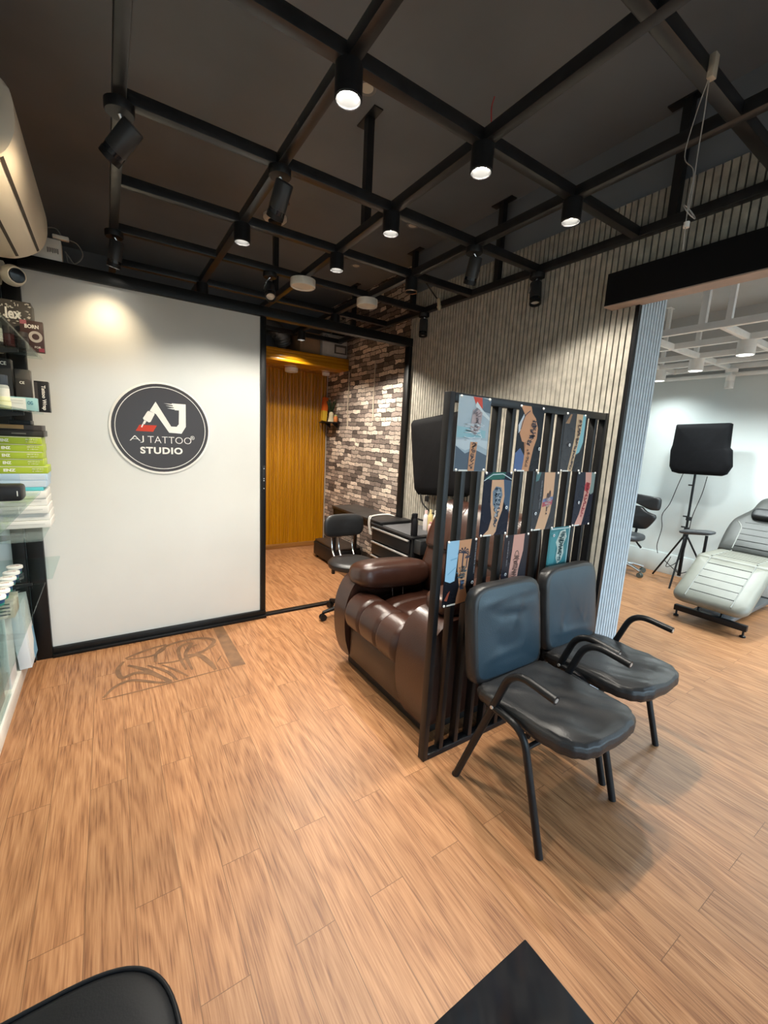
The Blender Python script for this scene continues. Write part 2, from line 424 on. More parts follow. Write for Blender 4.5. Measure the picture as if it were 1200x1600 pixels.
# inner booth
struct(MB().box(2.42, 2.52, 3.17, 5.2, 0, CZ).build('wall_stone', MATS['ledge_stone'], origin=(2.47, 4, 0)))
b = MB(); b.use(MATS['orange_wood']).box(-.6, 2.42, YB+.012, YB+.1, 0, 2.30); b.use(CEIL).box(-.6, 2.42, YB+.012, YB+.1, 2.30, CZ)
b.use(MATS['orange_wood'])
def flute(u, v): pass
x = .95
widths = [.030, .018, .030, .018, .046]
i = 0
while x < 2.40:
    w = widths[i % 5]; i += 1
    n = 6; poly = [(x+w*.5-w*.46*math.cos(PI*k/n), YB+.013-.011*math.sin(PI*k/n)**.7) for k in range(n+1)]
    b.prism(poly, 'z', .06, 2.24); x += w
struct(b.build('wall_back', origin=(1, 5.15, 0)))
struct(MB().box(.95, 2.41, YB-.012, YB+.002, 0, .062, .002).build('baseboard_back', MATS['brown_skirting']))
struct(MB().box(2.406, 2.421, 3.2, YB-.012, 0, .062, .002).build('baseboard_stone', MATS['brown_skirting']))
b = MB(); b.use(pm('silver_edge', (.55, .5, .42), .35, metal=.4)).box(2.402, 2.414, YB-.006, YB+.006, .062, 2.225)
struct(b.build('trim_2'))
b = MB(); b.use(MATS['orange_wood_x'])
for i in range(4):
    b.box(-.6, 2.42, 4.55, 5.1, 2.225+i*.0330, 2.225+i*.033+.0300, .004, 2)
b.box(-.6, 2.415, 4.556, 5.1, 2.226, 2.354)
struct(b.build('trim_3', origin=(1, 4.8, 2.225)))
# black frame of the sliding front
b = MB(); b.use(FRAME)
b.box(-.430, -.351, 3.13, 3.2, 0, 2.335, .003); b.box(-.492, -.434, 3.11, 3.149, 0, 2.335, .002); b.box(-.430, 2.305, 3.13, 3.2, 2.268, 2.335, .003)
b.box(-.351, .997, 3.14, 3.2, 0, .058, .003); b.box(-.351, .997, 3.12, 3.14, 0, .022, .003)
b.box(.997, 2.285, 3.15, 3.2, 0, .018, .002); b.box(2.258, 2.288, 3.13, 3.2, 0, 2.268, .003)
struct(b.build('trim_4'))
d = MB().use(WHITEB).box(-.351, .957, 3.165, 3.185, .058, 2.268).build('door_1'); struct(d)
MB().use(FRAME).box(.957, .997, 3.148, 3.19, .058, 2.268, .003).build('stile', parent=d)
b = MB(); b.use(BLACKP).box(.966, .990, 3.138, 3.149, 1.02, 1.21, .003); b.use(SILVER)
for z in (1.04, 1.10, 1.115, 1.19): b.cyl((.978, 3.139, z), (.978, 3.135, z), .004, n=8)
b.build('lock', parent=d)
# shop window behind the camera, head heights shaped for the daylight
b = MB(); b.use(WALLW).box(-.6, 5.7, YW-.08, YW, 0, .12); b.box(-.6, 2.5, YW-.08, YW, 2.35, CZ); b.box(2.5, 5.7, YW-.08, YW, 2.80, CZ)
struct(b.build('wall_front'))
w = MB().use(MATS['clear_glass']).box(-.6, 2.5, YW-.046, YW-.040, .12, 2.35).box(2.5, 5.7, YW-.046, YW-.040, .12, 2.80).build('window_1'); struct(w)
b = MB(); b.use(FRAME)
for x in (-.58, .72, 2.0, 3.2, 4.45, 5.68): b.box(x-.025, x+.025, YW-.07, YW-.01, .12, 2.35)
b.box(-.6, 5.7, YW-.07, YW-.01, 2.06, 2.10)
b.build('window_frame', parent=w)

# =================================================================== WALL SIGN
def sg(px, py, y=3.152): return at(px, py, 1, y)
sign = thing('wall_sign', 'round dark wall sign with tattoo machine letters on the white sliding door', 'sign', (.303, 3.165, 1.155))
def disc(r0, y0, y1, n=64, c=(.309, 1.4475)):
    return [(c[0]+r0*math.cos(2*PI*k/n), c[1]+r0*math.sin(2*PI*k/n)) for k in range(n)]
MB().use(WHITEP).prism(disc(.297, 0, 0), 'y', 3.165, 3.158).build('rim', parent=sign)
SIGND = pm('sign_dark', (.036, .027, .025), .32, var=.08, scale=4)
MB().use(SIGND).prism(disc(.284, 0, 0), 'y', 3.1585, 3.1568).build('disc', parent=sign)
def ring(r0, r1, y0, y1, c=(.309, 1.4475), n=72):
    def fn(u, v):
        t = 2*PI*u; q = [(r0, y1), (r1, y1), (r1, y0), (r0, y0), (r0, y1)][round(v*4)]
        return (c[0]+q[0]*math.cos(t), q[1], c[1]+q[0]*math.sin(t))
    return MB().grid(fn, n, 4, closed_u=True)
b = ring(.2615, .2655, 3.1568, 3.1560); b.use(WHITEP); b.build('ring', parent=sign)
def spx(pts): return [(q.x, q.z) for q in (sg(140+x/5.4545, 580+y/5.4545, 3.157) for x, y in pts)]
b = MB().use(WHITEP)
b.prism(spx([(562, 260), (695, 472), (742, 474), (760, 452), (762, 335), (727, 333), (699, 275), (818, 284), (820, 475), (783, 533), (678, 524), (566, 366), (512, 338)]), 'y', 3.1568, 3.1548)
for t in ([(634, 274), (712, 282), (714, 292)], [(648, 293), (716, 300), (720, 311)], [(660, 316), (722, 316), (726, 328)]): b.prism(spx(t), 'y', 3.1568, 3.1552)
b.build('letter_emblem', parent=sign)
b = MB().use(WHITEP)
b.prism(spx([(490, 346), (500, 338), (549, 357), (554, 368), (520, 432), (507, 437), (460, 412), (455, 400)]), 'y', 3.1568, 3.1540)
b.prism(spx([(466, 418), (484, 427), (469, 452), (453, 443)]), 'y', 3.1568, 3.1546); b.prism(spx([(452, 445), (462, 450), (447, 480), (438, 474)]), 'y', 3.1568, 3.1548)
b.build('needle_emblem', parent=sign)
o = MB().use(colm((.55, .06, .035))).prism(spx([(425, 456), (573, 463), (541, 516), (392, 508)]), 'y', 3.1568, 3.1558).build('ink_block', parent=sign); o['label'] = 'red slanted ink block'
zt = sg(140+600/5.4545, 580+556/5.4545).z; zb = sg(140+600/5.4545, 580+614/5.4545).z
for w_, u0, u1 in (('AJ', 342, 464), ('TATTOO', 497, 868)):
    p0 = sg(140+u0/5.4545, 580+609/5.4545); p1 = sg(140+u1/5.4545, 580+609/5.4545)
    lettering(w_, p1.x-p0.x, zt-zb, Matrix.Translation((p0.x, 3.1565, zb)) @ WALL_Y, WHITEP, sign, bold=-.012, spacing=1.02)
lettering('®', .026, .026, Matrix.Translation((p1.x-.005, 3.1565, zt-.014)) @ WALL_Y, WHITEP, sign)
p0 = sg(140+433/5.4545, 580+675/5.4545); p1 = sg(140+793/5.4545, 580+675/5.4545)
zt = sg(140+610/5.4545, 580+648/5.4545).z; zb = sg(140+610/5.4545, 580+706/5.4545).z
lettering('STUDIO', p1.x-p0.x, zt-zb, Matrix.Translation((p0.x, 3.1565, zb)) @ WALL_Y, WHITEP, sign, bold=.035, spacing=1.12)

# =================================================================== FADED FLOOR PRINT
def fl(zx, zy): return at(60+zx/3, 900+zy/3, 2, 0)
b = MB().use(STAIN)
zk = [.0011]
def stroke_floor(pts, w):
    zk[0] += .00006; P = curve([(fl(*p).x, fl(*p).y, zk[0]) for p in pts], 6)
    m_ = len(P)-1; ring_ = []
    for k_, q in enumerate(P):
        t_ = (P[min(m_, k_+1)]-P[max(0, k_-1)]); n_ = Vector((-t_.y, t_.x, 0)).normalized()*w*(.55+.45*math.sin(PI*k_/m_))
        ring_.append((q-n_, q+n_))
    for (a0, a1), (c0, c1) in zip(ring_, ring_[1:]): b.poly([a0, c0, c1, a1])
b.poly([(*fl(*p)[:2], .0011) for p in ((815, 238), (862, 232), (972, 414), (905, 428))])
for pts, w in (([(300, 582), (470, 540), (640, 497), (770, 462), (905, 428)], .005), ([(408, 388), (470, 362), (540, 338), (600, 322)], .011), ([(412, 392), (520, 378), (580, 352), (600, 326)], .008),
               ([(548, 404), (556, 360), (610, 325), (690, 302), (770, 292), (822, 302), (800, 335), (735, 372), (640, 402), (560, 412)], .012), ([(694, 440), (662, 380), (662, 335), (715, 316), (690, 365), (706, 410), (722, 440)], .011),
               ([(690, 372), (752, 372), (800, 405), (832, 440)], .015), ([(400, 402), (372, 440), (392, 478), (460, 455), (545, 462), (606, 494)], .012), ([(420, 420), (500, 440), (560, 468), (622, 494)], .014),
               ([(512, 420), (600, 448), (652, 488)], .009), ([(580, 418), (640, 440), (702, 470)], .007), ([(305, 572), (360, 520), (440, 490), (560, 500), (628, 497)], .010), ([(735, 362), (790, 345), (832, 322)], .006),
               ([(838, 405), (848, 388), (858, 374)], .004), ([(700, 345), (725, 330), (745, 322)], .006)):
    stroke_floor(pts, w*1.2)
o = b.build('floor_print', smooth=False)
tag(o, 'worn brown leaf pattern print stuck on the wooden floor before the white door', 'floor sticker')

# =================================================================== CEILING GRID AND LIGHTS
ZB = 2.50
grid = thing('ceiling_grid', 'black steel square grid hanging below the dark ceiling', 'ceiling grid', (1.18, 1.26, ZB))
AY = [-1.0, -.435, .13, .695, 1.26, 1.845, 2.415, 2.96]
BX = [.09, .637, 1.18, 1.725]
for y in AY: MB().box(.07, 2.285, y-.02, y+.02, ZB+.001, ZB+.045, .003).build('cross_beam', BEAMM, grid)
for y in (3.53, 4.52): MB().box(.07, 2.30, y-.02, y+.02, ZB+.001, ZB+.045, .003).build('cross_beam', BEAMM, grid)
for x in BX: MB().box(x-.02, x+.02, -1.3, 4.52, ZB, ZB+.044, .003).build('long_beam', BEAMM, grid)
MB().box(2.247, 2.287, -1.3, 4.52, ZB, ZB+.044, .003).build('long_beam', BEAMM, grid)
for x, y in ((1.18, 2.09), (2.267, 2.18), (2.267, 1.106), (2.262, 3.13), (1.18, 3.50), (2.267, 4.19), (.09, .695), (.637, .13)):
    b = MB(); b.box(x-.019, x+.019, y-.019, y+.019, ZB+.04, CZ-.004); b.box(x-.025, x+.025, y-.085, y+.085, CZ-.006, CZ)
    b.build('hanger', BEAMM, grid)

def can(x, y, label, lit=True, power=66, group='black can downlights on the ceiling grid', col=(1, .93, .81), z=ZB, rim=None, mat=BLACKP):
    t = thing('can_downlight', label, 'ceiling light', (x, y, z), group)
    MB().lathe([(0, 0), (.0405, 0), (.0405, -.082), (.037, -.086), (.035, -.084), (.0335, -.052), (0, -.052)], n=28).use(mat).build('housing', mat, t, world=False)
    MB().lathe([(0, -.062), (.022, -.060), (.033, -.053)], n=24).build('lens', MATS['lamp_on'] if lit else LINEN, t, world=False)
    if rim: MB().lathe([(.0345, -.083), (.0395, -.0865), (.041, -.083), (.0405, -.079)], n=28).build('rim', rim, t, world=False)['label'] = 'copper coloured rim'
    if lit:
        l = bpy.data.lights.new('bulb', 'SPOT'); l.energy = power; l.spot_size = R(130); l.spot_blend = .35; l.shadow_soft_size = .03; l.color = col
        o = bpy.data.objects.new('bulb', l); C.objects.link(o); o.parent = t; o.location = (0, 0, -.066)
    return t
can(.637, 1.26, 'brightest lit can downlight, nearest, at the left front crossing of the black grid')
can(1.18, 1.26, 'lit can downlight above the brown recliner front, second along the nearest cross beam')
can(1.725, 1.26, 'lit can downlight nearest the slatted wall, above the tattoo photo screen', power=105)
can(1.18, 1.845, 'lit can downlight at the grid crossing behind the black hanger post', power=85)
can(1.18, 2.415, 'lit can downlight just in front of the two white round lights')
can(.637, 2.415, 'lit can downlight above the round sign side of the white door', power=75)
can(.637, 3.50, 'small lit can downlight seen over the top edge of the white sliding door', power=24)
can(1.725, 3.53, 'lit can downlight in the booth, in front of the white printed carton', power=230)
can(1.725, 4.30, 'lit can downlight in the booth over the orange soffit, beside the foil duct', power=60)
can(1.725, 2.415, 'unlit can downlight with copper rim near the slatted wall', lit=False, rim=RINGC)

def track_spot(x, y, aim, label, lit=0, group='black adjustable spotlights on the ceiling grid'):
    t = thing('track_spotlight', label, 'spotlight', (x, y, ZB), group)
    MB().lathe([(0, 0), (.045, 0), (.045, -.026), (.042, -.030), (0, -.030)], n=26).build('canopy', BLACKP, t, world=False)
    d = (Vector(aim)-Vector((x, y, ZB-.12))).normalized()
    s = d.cross(Vector((0, 0, 1))).normalized() if abs(d.z) < .99 else Vector((1, 0, 0))
    c = Vector((0, 0, -.115))
    MB().tube([Vector((0, 0, -.028)), Vector((0, 0, -.05))+s*.02, c+s*.040], .006, 8).use(CHROME).build('bracket', CHROME, t, world=False)
    q = d.to_track_quat('Z', 'Y').to_matrix().to_4x4(); M = Matrix.Translation(c) @ q
    MB().lathe([(0, -.068), (.032, -.068), (.035, -.064), (.035, .03), (.0335, .031)], n=26, M=M).build('head', pm('charcoal_case', (.03, .03, .031), .4), t, world=False)
    b = MB(); b.use(BLACKG).lathe([(.034, .03), (.034, .046)], n=26, M=M); b.use(BLACKP).lathe([(.035, .046), (.035, .066), (.031, .068), (.029, .05), (0, .05)], n=26, M=M)
    b.build('front_ring', parent=t, world=False)
    MB().lathe([(.028, .051), (.012, .055), (0, .056)], n=20, M=M).build('lens', MATS['lamp_on'] if lit else LINEN, t, world=False)
    if lit:
        l = bpy.data.lights.new('bulb', 'SPOT'); l.energy = lit; l.spot_size = R(100); l.spot_blend = 1.0; l.shadow_soft_size = .03; l.color = (1, .78, .50)
        o = bpy.data.objects.new('bulb', l); C.objects.link(o); o.parent = t; o.location = c+d*.062; o.rotation_mode = 'QUATERNION'; o.rotation_quaternion = (-d).to_track_quat('Z', 'Y')
track_spot(.09, 1.845, (-.62, 2.45, 1.5), 'large black adjustable spotlight nearest the air conditioner, tilted at the shelves', lit=48)
track_spot(.637, 1.845, (.42, 2.9, .9), 'black adjustable spotlight hanging in front of the smoke detector', lit=0)
track_spot(.09, 2.96, (-.15, 3.30, 1.0), 'black adjustable spotlight above the left end of the white door', lit=18)
track_spot(1.725, 1.845, (1.9, 2.6, .6), 'black adjustable spotlight a step out from the slatted wall beside a loose plug', lit=0)
track_spot(2.262, 1.845, (1.95, 1.45, .4), 'black adjustable spotlight against the slatted wall above the photo screen', lit=0)
track_spot(2.262, 2.96, (2.15, 2.8, .4), 'black adjustable spotlight at the corner of slatted wall and door frame', lit=0)
track_spot(.96, 2.96, (.7, 1.6, .8), 'dark adjustable spotlight hidden left of the first white round light', lit=0)

def round_light(x, y, z, r, h, label, group=None):
    t = thing('round_ceiling_light', label, 'ceiling light', (x, y, z), group)
    MB().lathe([(0, 0), (r, 0), (r, -h+.006), (r-.004, -h), (r-.013, -h), (r-.015, -h+.006)], n=36).build('casing', WHITEP, t, world=False)
    MB().lathe([(r-.014, -h+.005), (0, -h+.004)], n=36).build('diffuser', LINEN, t, world=False)
round_light(1.18, 2.93, ZB, .085, .048, 'left of two white round lights under the black grid', 'white round surface lights')
round_light(1.725, 2.985, ZB, .080, .048, 'right of two white round lights under the black grid', 'white round surface lights')
round_light(1.86, 4.93, 2.225, .075, .045, 'larger white round light under the orange soffit', 'round lights under the orange soffit')
round_light(2.30, 4.92, 2.225, .045, .032, 'smaller white round light under the orange soffit beside the stone wall', 'round lights under the orange soffit')
t = thing('smoke_detector', 'white round smoke detector on the dark ceiling behind a spotlight', 'detector', (1.12, 3.34, CZ))
MB().lathe([(0, 0), (.085, 0), (.085, -.02), (.07, -.035), (.03, -.035)], n=32).build('casing', WHITEP, t, world=False)
MB().lathe([(.05, -.034), (.045, -.055), (0, -.058)], n=24).build('sensor', BLACKP, t, world=False)
for (x, y), lb in zip(((1.076, 1.945), (1.984, 2.803), (2.018, 3.729), (1.903, 1.845)), ('right behind the brightest can downlight', 'right behind the middle lit can downlight', 'over the booth, right of a lit can downlight', 'right of the lit can downlight over the recliner')):
    t = thing('ceiling_disc', 'small pale ceiling disc '+lb, 'ceiling light', (x, y, CZ), 'small pale ceiling discs')  # pale discs in grey rings set against the ceiling
    MB().lathe([(0, -.0005), (.045, -.0005), (.045, -.004), (.036, -.006), (.03, -.002)], n=28).build('rim', pm('grey_plastic', (.25, .25, .25), .4), t, world=False)
    MB().lathe([(.032, -.0025), (0, -.003)], n=20).build('lens', LINEN, t, world=False)

# loose white cable hanging off the beam near the opening
GREYW = pm('grey_white_wire', (.42, .39, .36), .5)
t = thing('dangling_cable', 'loose white cable hanging from the grid beam with a coil at its end', 'cable', (1.46, .695, 2.05))
MB().tube(curve([(1.46, .672, 2.50), (1.455, .668, 2.40), (1.462, .672, 2.30), (1.46, .67, 2.20), (1.455, .672, 2.14)], 8), .0015, 6).build('wire', GREYW, t)
MB().tube(curve([(1.462, .672, 2.50), (1.475, .700, 2.42), (1.474, .712, 2.32), (1.460, .675, 2.26), (1.452, .672, 2.17), (1.46, .67, 2.05)], 8), .0013, 6).build('wire', GREYW, t)
MB().tube([(1.46+.028*math.cos(a*.42)+.010*math.sin(a*.13), .672+.012*math.sin(a*.42), 2.155+.020*math.sin(a*.42)) for a in range(32)], .0013, 6).build('coil', GREYW, t)
b = MB(); b.box(1.448, 1.472, .658, .6755, 2.485, 2.545, .003); b.build('connector', pm('beige_plastic', (.42, .36, .28), .5), t)
b = MB(); b.cyl((1.46, .671, 2.11), (1.46, .671, 2.125), .008, n=10); b.build('knot', WHITEP, t)
b = MB().tube(curve([(1.20, 1.265, 2.548), (1.225, 1.275, 2.59), (1.215, 1.27, 2.64), (1.235, 1.28, 2.69)], 8), .002, 6)
tag(b.build('red_wire', colm((.5, .04, .05))), 'short red wire end sticking up from the grid beam', 'wire')
t = thing('plug_lead', 'black lead with a brass plug hanging by the grid near the slatted wall', 'plug', (1.95, 2.40, 2.33))
MB().tube(curve([(1.738, 2.44, 2.548), (1.82, 2.43, 2.53), (1.93, 2.41, 2.43), (1.95, 2.40, 2.42)], 8), .005, 6).build('lead', BLACKP, t)
b = MB(); b.cyl((1.95, 2.40, 2.42), (1.955, 2.395, 2.37), .012, n=12); b.cyl((1.955, 2.395, 2.37), (1.957, 2.39, 2.345), .017, .01, n=12)
b.build('plug', pm('brass', (.55, .45, .30), .35, metal=.5), t)

# =================================================================== RECLINER
rec = thing('recliner', 'dark brown leather recliner with padded arms behind the tattoo photo screen', 'armchair', (1.62, 1.84, 0))
MB().box(1.26, 2.06, 1.43, 2.24, 0, .085, .006).build('base', pm('dark_underframe', (.012, .008, .006), .6), rec)
def arm(y0, y1):
    prof = curve([(1.225, 0, .075), (1.19, 0, .20), (1.178, 0, .34), (1.192, 0, .46), (1.245, 0, .565), (1.34, 0, .615), (1.50, 0, .612), (1.80, 0, .60), (2.03, 0, .575)], 5)
    poly = [(p.x, p.z) for p in prof]+[(2.07, .50), (2.08, .075)]
    return MB().prism(poly, 'y', y0, y1, .038, 4).build('arm', LEATHER, rec, angle=60)
arm(1.372, 1.60); arm(2.155, 2.30)
def seams(y0, y1, cuts, w=.016, depth=.020):
    def f(v):
        y = y0+(y1-y0)*v; d = 0
        for c_ in cuts: d += depth*math.exp(-((v-c_)/w)**2)
        e_ = min(v, 1-v); d += .035*max(0, 1-e_/.07)**2
        return y, d
    return f
def cushion(name, prof, y0, y1, cuts, nu, depth=.02, extra=(), parent=rec, mat=LEATHER):
    P = curve([(a, 0, c) for a, c in prof], 8); sf = seams(y0, y1, cuts, depth=depth); n = len(P)-1
    def fn(u, v):
        i = min(n, int(round(u*n))); p = P[i]; t = (P[min(n, i+1)]-P[max(0, i-1)]).normalized(); nrm = Vector((-t.z, 0, t.x))
        y, d = sf(v)
        for c_, dd, w in extra: d += dd*math.exp(-((u-c_)/w)**2)
        q = p-nrm*d
        return (q.x, y, q.z)
    return MB().grid(fn, n, nu).build(name, mat, parent, angle=70)
cushion('seat', [(1.225, .285), (1.178, .325), (1.162, .40), (1.190, .475), (1.262, .515), (1.345, .500), (1.405, .455), (1.47, .468), (1.60, .475), (1.74, .462), (1.86, .43)], 1.60, 2.155, (.34, .67), 60, extra=((.60, .018, .02), (.62, .0, .02)))
MB().box(1.25, 1.86, 1.60, 2.155, .09, .40, .01).build('seat_box', LEATHB, rec)
def fr(u, v):
    y = 1.603+.549*v; bul = .022*(math.sin(PI*u)**.6)*(math.sin(PI*v)**.35)
    return (1.222-bul, y, .085+.225*u)
MB().grid(fr, 16, 24).build('footrest', LEATHB, rec, angle=70)
back_prof = [(1.80, .40), (1.765, .52), (1.765, .62), (1.79, .70), (1.80, .735), (1.79, .78), (1.82, .88), (1.87, .97), (1.94, 1.045), (2.02, 1.065), (2.09, 1.03), (2.12, .90), (2.125, .60), (2.13, .10)]
cushion('backrest', back_prof, 1.475, 2.20, (.33, .67), 48, depth=.012, extra=((.335, .022, .02),))
for y0, y1 in ((1.470, 1.4775), (2.1975, 2.205)):
    P = curve([(a, 0, c) for a, c in back_prof], 6); MB().prism([(p.x+(.03 if p.x < 1.95 else -.025), min(p.z, 1.035)) for p in P], 'y', y0+.010 if y0 < 1.5 else y0-.02, y1+.022 if y0 < 1.5 else y1-.010).build('backrest_side', LEATHER, rec)
b = MB(); b.puff((1.497, 2.150, .605), (.268, .130, .092), (.62, .50), 22, M=Matrix.Rotation(R(3), 4, 'Y') @ Matrix.Rotation(R(-9), 4, 'X'))
b.build('arm_pad', LEATHER, rec, angle=80)
for x in (1.47, 1.55): MB().tube(curve([(x, 2.075, .56), (x-.004, 2.068, .52), (x+.003, 2.07, .475)], 5), .0022, 6).build('cord', pm('grey_cord', (.3, .28, .26), .5), rec)
MB().puff((1.60, 1.49, .665), (.30, .105, .060), (.50, .55), 20).build('arm_pad', LEATHER, rec, angle=80)

# =================================================================== PHOTO SCREEN
scr = thing('display_screen', 'tall black metal screen of vertical bars hung with tattoo photos', 'room divider', (1.70, 1.31, 0))
SY0, SY1 = 1.288, 1.328
for x in (1.140, 2.255): MB().box(x, x+.026, SY0, SY1, 0, 1.652, .002).build('post', BLACK, scr)
MB().box(1.166, 2.255, SY0, SY1, 1.615, 1.650, .002).build('top_rail', BLACK, scr)
MB().box(1.166, 2.255, SY0, SY1, 0, .028, .002).build('bottom_rail', BLACK, scr)
for i in range(1, 12):
    x = 1.140+i*.0929; MB().box(x, x+.024, SY0, SY1-.002, .028, 1.615, .0015).build('bar', BLACK, scr)

SKIN = (.60, .30, .16); SKIN2 = (.68, .40, .24); PINK = (.66, .34, .27); DK = (.014, .014, .018); NAVY = (.011, .014, .028); INK = (.05, .05, .07)
def poster(label, x0, x1, z0, z1, base, layers, logo=None, script=None):
    """photo print: layers are (colour, polygon) in sheet coordinates 0..1, or (colour, line, width)"""
    w, h = x1-x0, z1-z0; yb = SY0+.0005
    t = thing('tattoo_photo', label, 'photo print', ((x0+x1)/2, yb, z0), 'tattoo photo prints on the black screen')
    b = MB(); b.use(colm(base, .28)).box(x0, x1, yb-.0012, yb, z0, z1)
    k = 0
    def P(u, v, k): return (x0+u*w, yb-.0014-.00016*k, z0+v*h)
    def clampu(q): return (min(.995, max(.005, q[0])), min(.997, max(.003, q[1])))
    for L in layers:
        k += 1; b.use(colm(L[0], .30))
        if len(L) == 2: b.poly([P(*clampu(q), k) for q in L[1]])
        else:
            pts = [Vector((q[0]*w, q[1]*h, 0)) for q in L[1]]
            if len(pts) > 2: pts = curve(pts, 5)
            for a, c in zip(pts, pts[1:]):
                if (c-a).length < 1e-6: continue
                n_ = Vector((-(c-a).y, (c-a).x, 0)).normalized()*L[2]*w
                b.poly([P(*clampu((q.x/w, q.y/h)), k) for q in (a-n_, c-n_, c+n_, a+n_)])
    if logo:
        k += 1; b.use(colm((.8, .8, .8), .3)); c_ = logo; b.poly([P(c_[0]+.045*math.cos(j*PI/7), c_[1]+.028*math.sin(j*PI/7), k) for j in range(14)])
        k += 1; b.use(colm(DK, .3)); b.poly([P(c_[0]+q[0]*.026, c_[1]+q[1]*.016, k) for q in ((-1, -1), (.2, .9), (1, -.4))])
    if script:
        u, v0, v1 = script; k += 1; b.use(colm((.30, .30, .32), .3)); v = v0
        rr = random.Random(3)
        while v < v1:
            d = rr.uniform(.006, .02); b.poly([P(u-.018, v, k), P(u+.018, v+.004, k), P(u+.018, v+d, k), P(u-.018, v+d-.004, k)]); v += d+.010
    b.build('print', parent=t, smooth=False)
    for u in (.06, .94):
        for v in (.015, .985):
            c = MB(); c.use(WHITEP).lathe([(.0058, 0), (.0058, -.002), (.003, -.0045), (0, -.005)], n=12, M=Matrix.Translation((x0+u*w, yb-.0022, z0+v*h)) @ Matrix.Rotation(R(-90), 4, 'X'))
            c.build('pin', parent=t)
    c = MB(); c.use(WHITEP).box(x0+.008+w*.10, x0+w*.42, yb-.0026, yb-.0012, z0-.0005, z0+.006); c.build('tape', parent=t)
    return t
def squig(rr, cu, cv, ru, rv, n): return [(cu+ru*rr.uniform(-1, 1), cv+rv*rr.uniform(-1, 1)) for _ in range(n)]
def scribble(seed, band, col, w, n=9, m=4):
    w *= .62; n = int(n*1.8)
    """tattoo line work inside a band given as (v, u0, u1) rows"""
    rr = random.Random(seed); out = []
    v0, v1 = band[0][0], band[-1][0]
    def row(v):
        for a, c in zip(band, band[1:]):
            if a[0] <= v <= c[0]:
                t = (v-a[0])/(c[0]-a[0]); return a[1]+t*(c[1]-a[1]), a[2]+t*(c[2]-a[2])
        return band[-1][1:]
    for i in range(n):
        v = v0+(v1-v0)*(i+.5)/n; pts = []
        for j in range(m):
            vv = min(v1, max(v0, v+rr.uniform(-1, 1)*(v1-v0)/n*1.1)); a, c = row(vv); pts.append((a+(c-a)*rr.uniform(.08, .92), vv))
        out.append((col, pts, w))
    return out
C0 = [1.186, 1.368, 1.552, 1.720, 1.900, 2.062]
RZ = (1.338, 1.044, .745); PH = .292
poster('pale forearm photo at the top left of the screen with a red patch', C0[0], C0[0]+.183, RZ[0], RZ[0]+.305, (.42, .50, .55),
       [((.10, .13, .17), [(0, 0), (1, 0), (1, .22), (.6, .30), (.3, .24), (0, .34)]), ((.55, .62, .66), [(0, .34), (.3, .28), (.7, .36), (1, .30), (1, .42), (.5, .44), (0, .42)]), ((.30, .50, .55), [(0, .45), (.9, .46), (.9, .56), (0, .60)]),
        ((.12, .16, .20), [(.55, .72), (.78, .82), (1, .80), (1, .98), (.70, 1), (.6, .9)]), ((.60, .07, .04), [(.42, 1), (.70, 1), (.74, .86), (.60, .82), (.52, .9)]), ((.62, .68, .70), [(.50, .88), (.72, .78), (1, .70), (1, .74), (.74, .84), (.55, .94)]),
        ((.46, .36, .36), [(.40, .58), (.44, .82), (.56, .86), (.74, .80), (.72, .60), (.62, .52), (.44, .52)]), ((.20, .18, .20), [(.44, .80), (.56, .86), (.70, .82), (.60, .84), (.46, .76)]), (SKIN, [(.42, 0), (.62, 0), (.66, .40), (.44, .40)])]
       + scribble(11, [(.03, .44, .60), (.40, .46, .64)], (.10, .08, .08), .014, 9) + scribble(12, [(.50, .46, .62), (.80, .48, .70)], (.16, .13, .15), .012, 7) + scribble(13, [(.42, .05, .90), (.66, .04, .9)], (.70, .76, .80), .01, 6))
poster('bare shoulder and upper arm photo in the top row of the screen', C0[2], C0[2]+.178, RZ[0], RZ[0]+.297, DK,
       [((.10, .15, .30), [(0, 0), (.45, 0), (.40, .22), (.18, .36), (0, .28)]), ((.55, .60, .65), [(.05, .58), (.26, .72), (.2, .88), (.02, .70)]), (SKIN, [(.04, 1), (.45, 1), (.52, .90), (.68, .82), (.80, .68), (.80, .52), (.70, .36), (.64, .16), (.60, 0), (.32, 0), (.36, .22), (.36, .44), (.22, .46), (.10, .58), (.14, .74), (.24, .86)]),
        ((.42, .19, .10), [(.30, .44), (.38, .46), (.36, .30)]), (INK, [(.42, .93), (.24, .84), (.12, .64)], .012)] + scribble(21, [(.40, .38, .60), (.55, .42, .74), (.80, .52, .76)], INK, .014, 10, 5) + scribble(22, [(.08, .40, .52), (.34, .40, .58)], (.12, .09, .09), .012, 5), logo=(.92, .36))
poster('raised forearm photo with a cyan strip at the top right of the screen', C0[4], C0[4]+.172, RZ[0], RZ[0]+.290, (.05, .05, .055),
       [((.25, .50, .55), [(.78, 1), (1, 1), (1, .52), (.86, .34), (.70, .30)]), (DK, [(.70, .26), (1, .40), (1, 0), (.5, 0)]), ((.60, .42, .26), [(.52, 1), (.84, 1), (.82, .70), (.74, .44), (.66, .22), (.60, 0), (.36, 0), (.46, .30), (.54, .60)]), ((.35, .20, .11), [(.02, .82), (.20, .82), (.30, .98), (.22, .98)])]
       + scribble(31, [(.04, .42, .58), (.35, .52, .66), (.62, .60, .78), (.90, .60, .80)], (.09, .07, .08), .015, 15, 5), logo=(.30, .46))
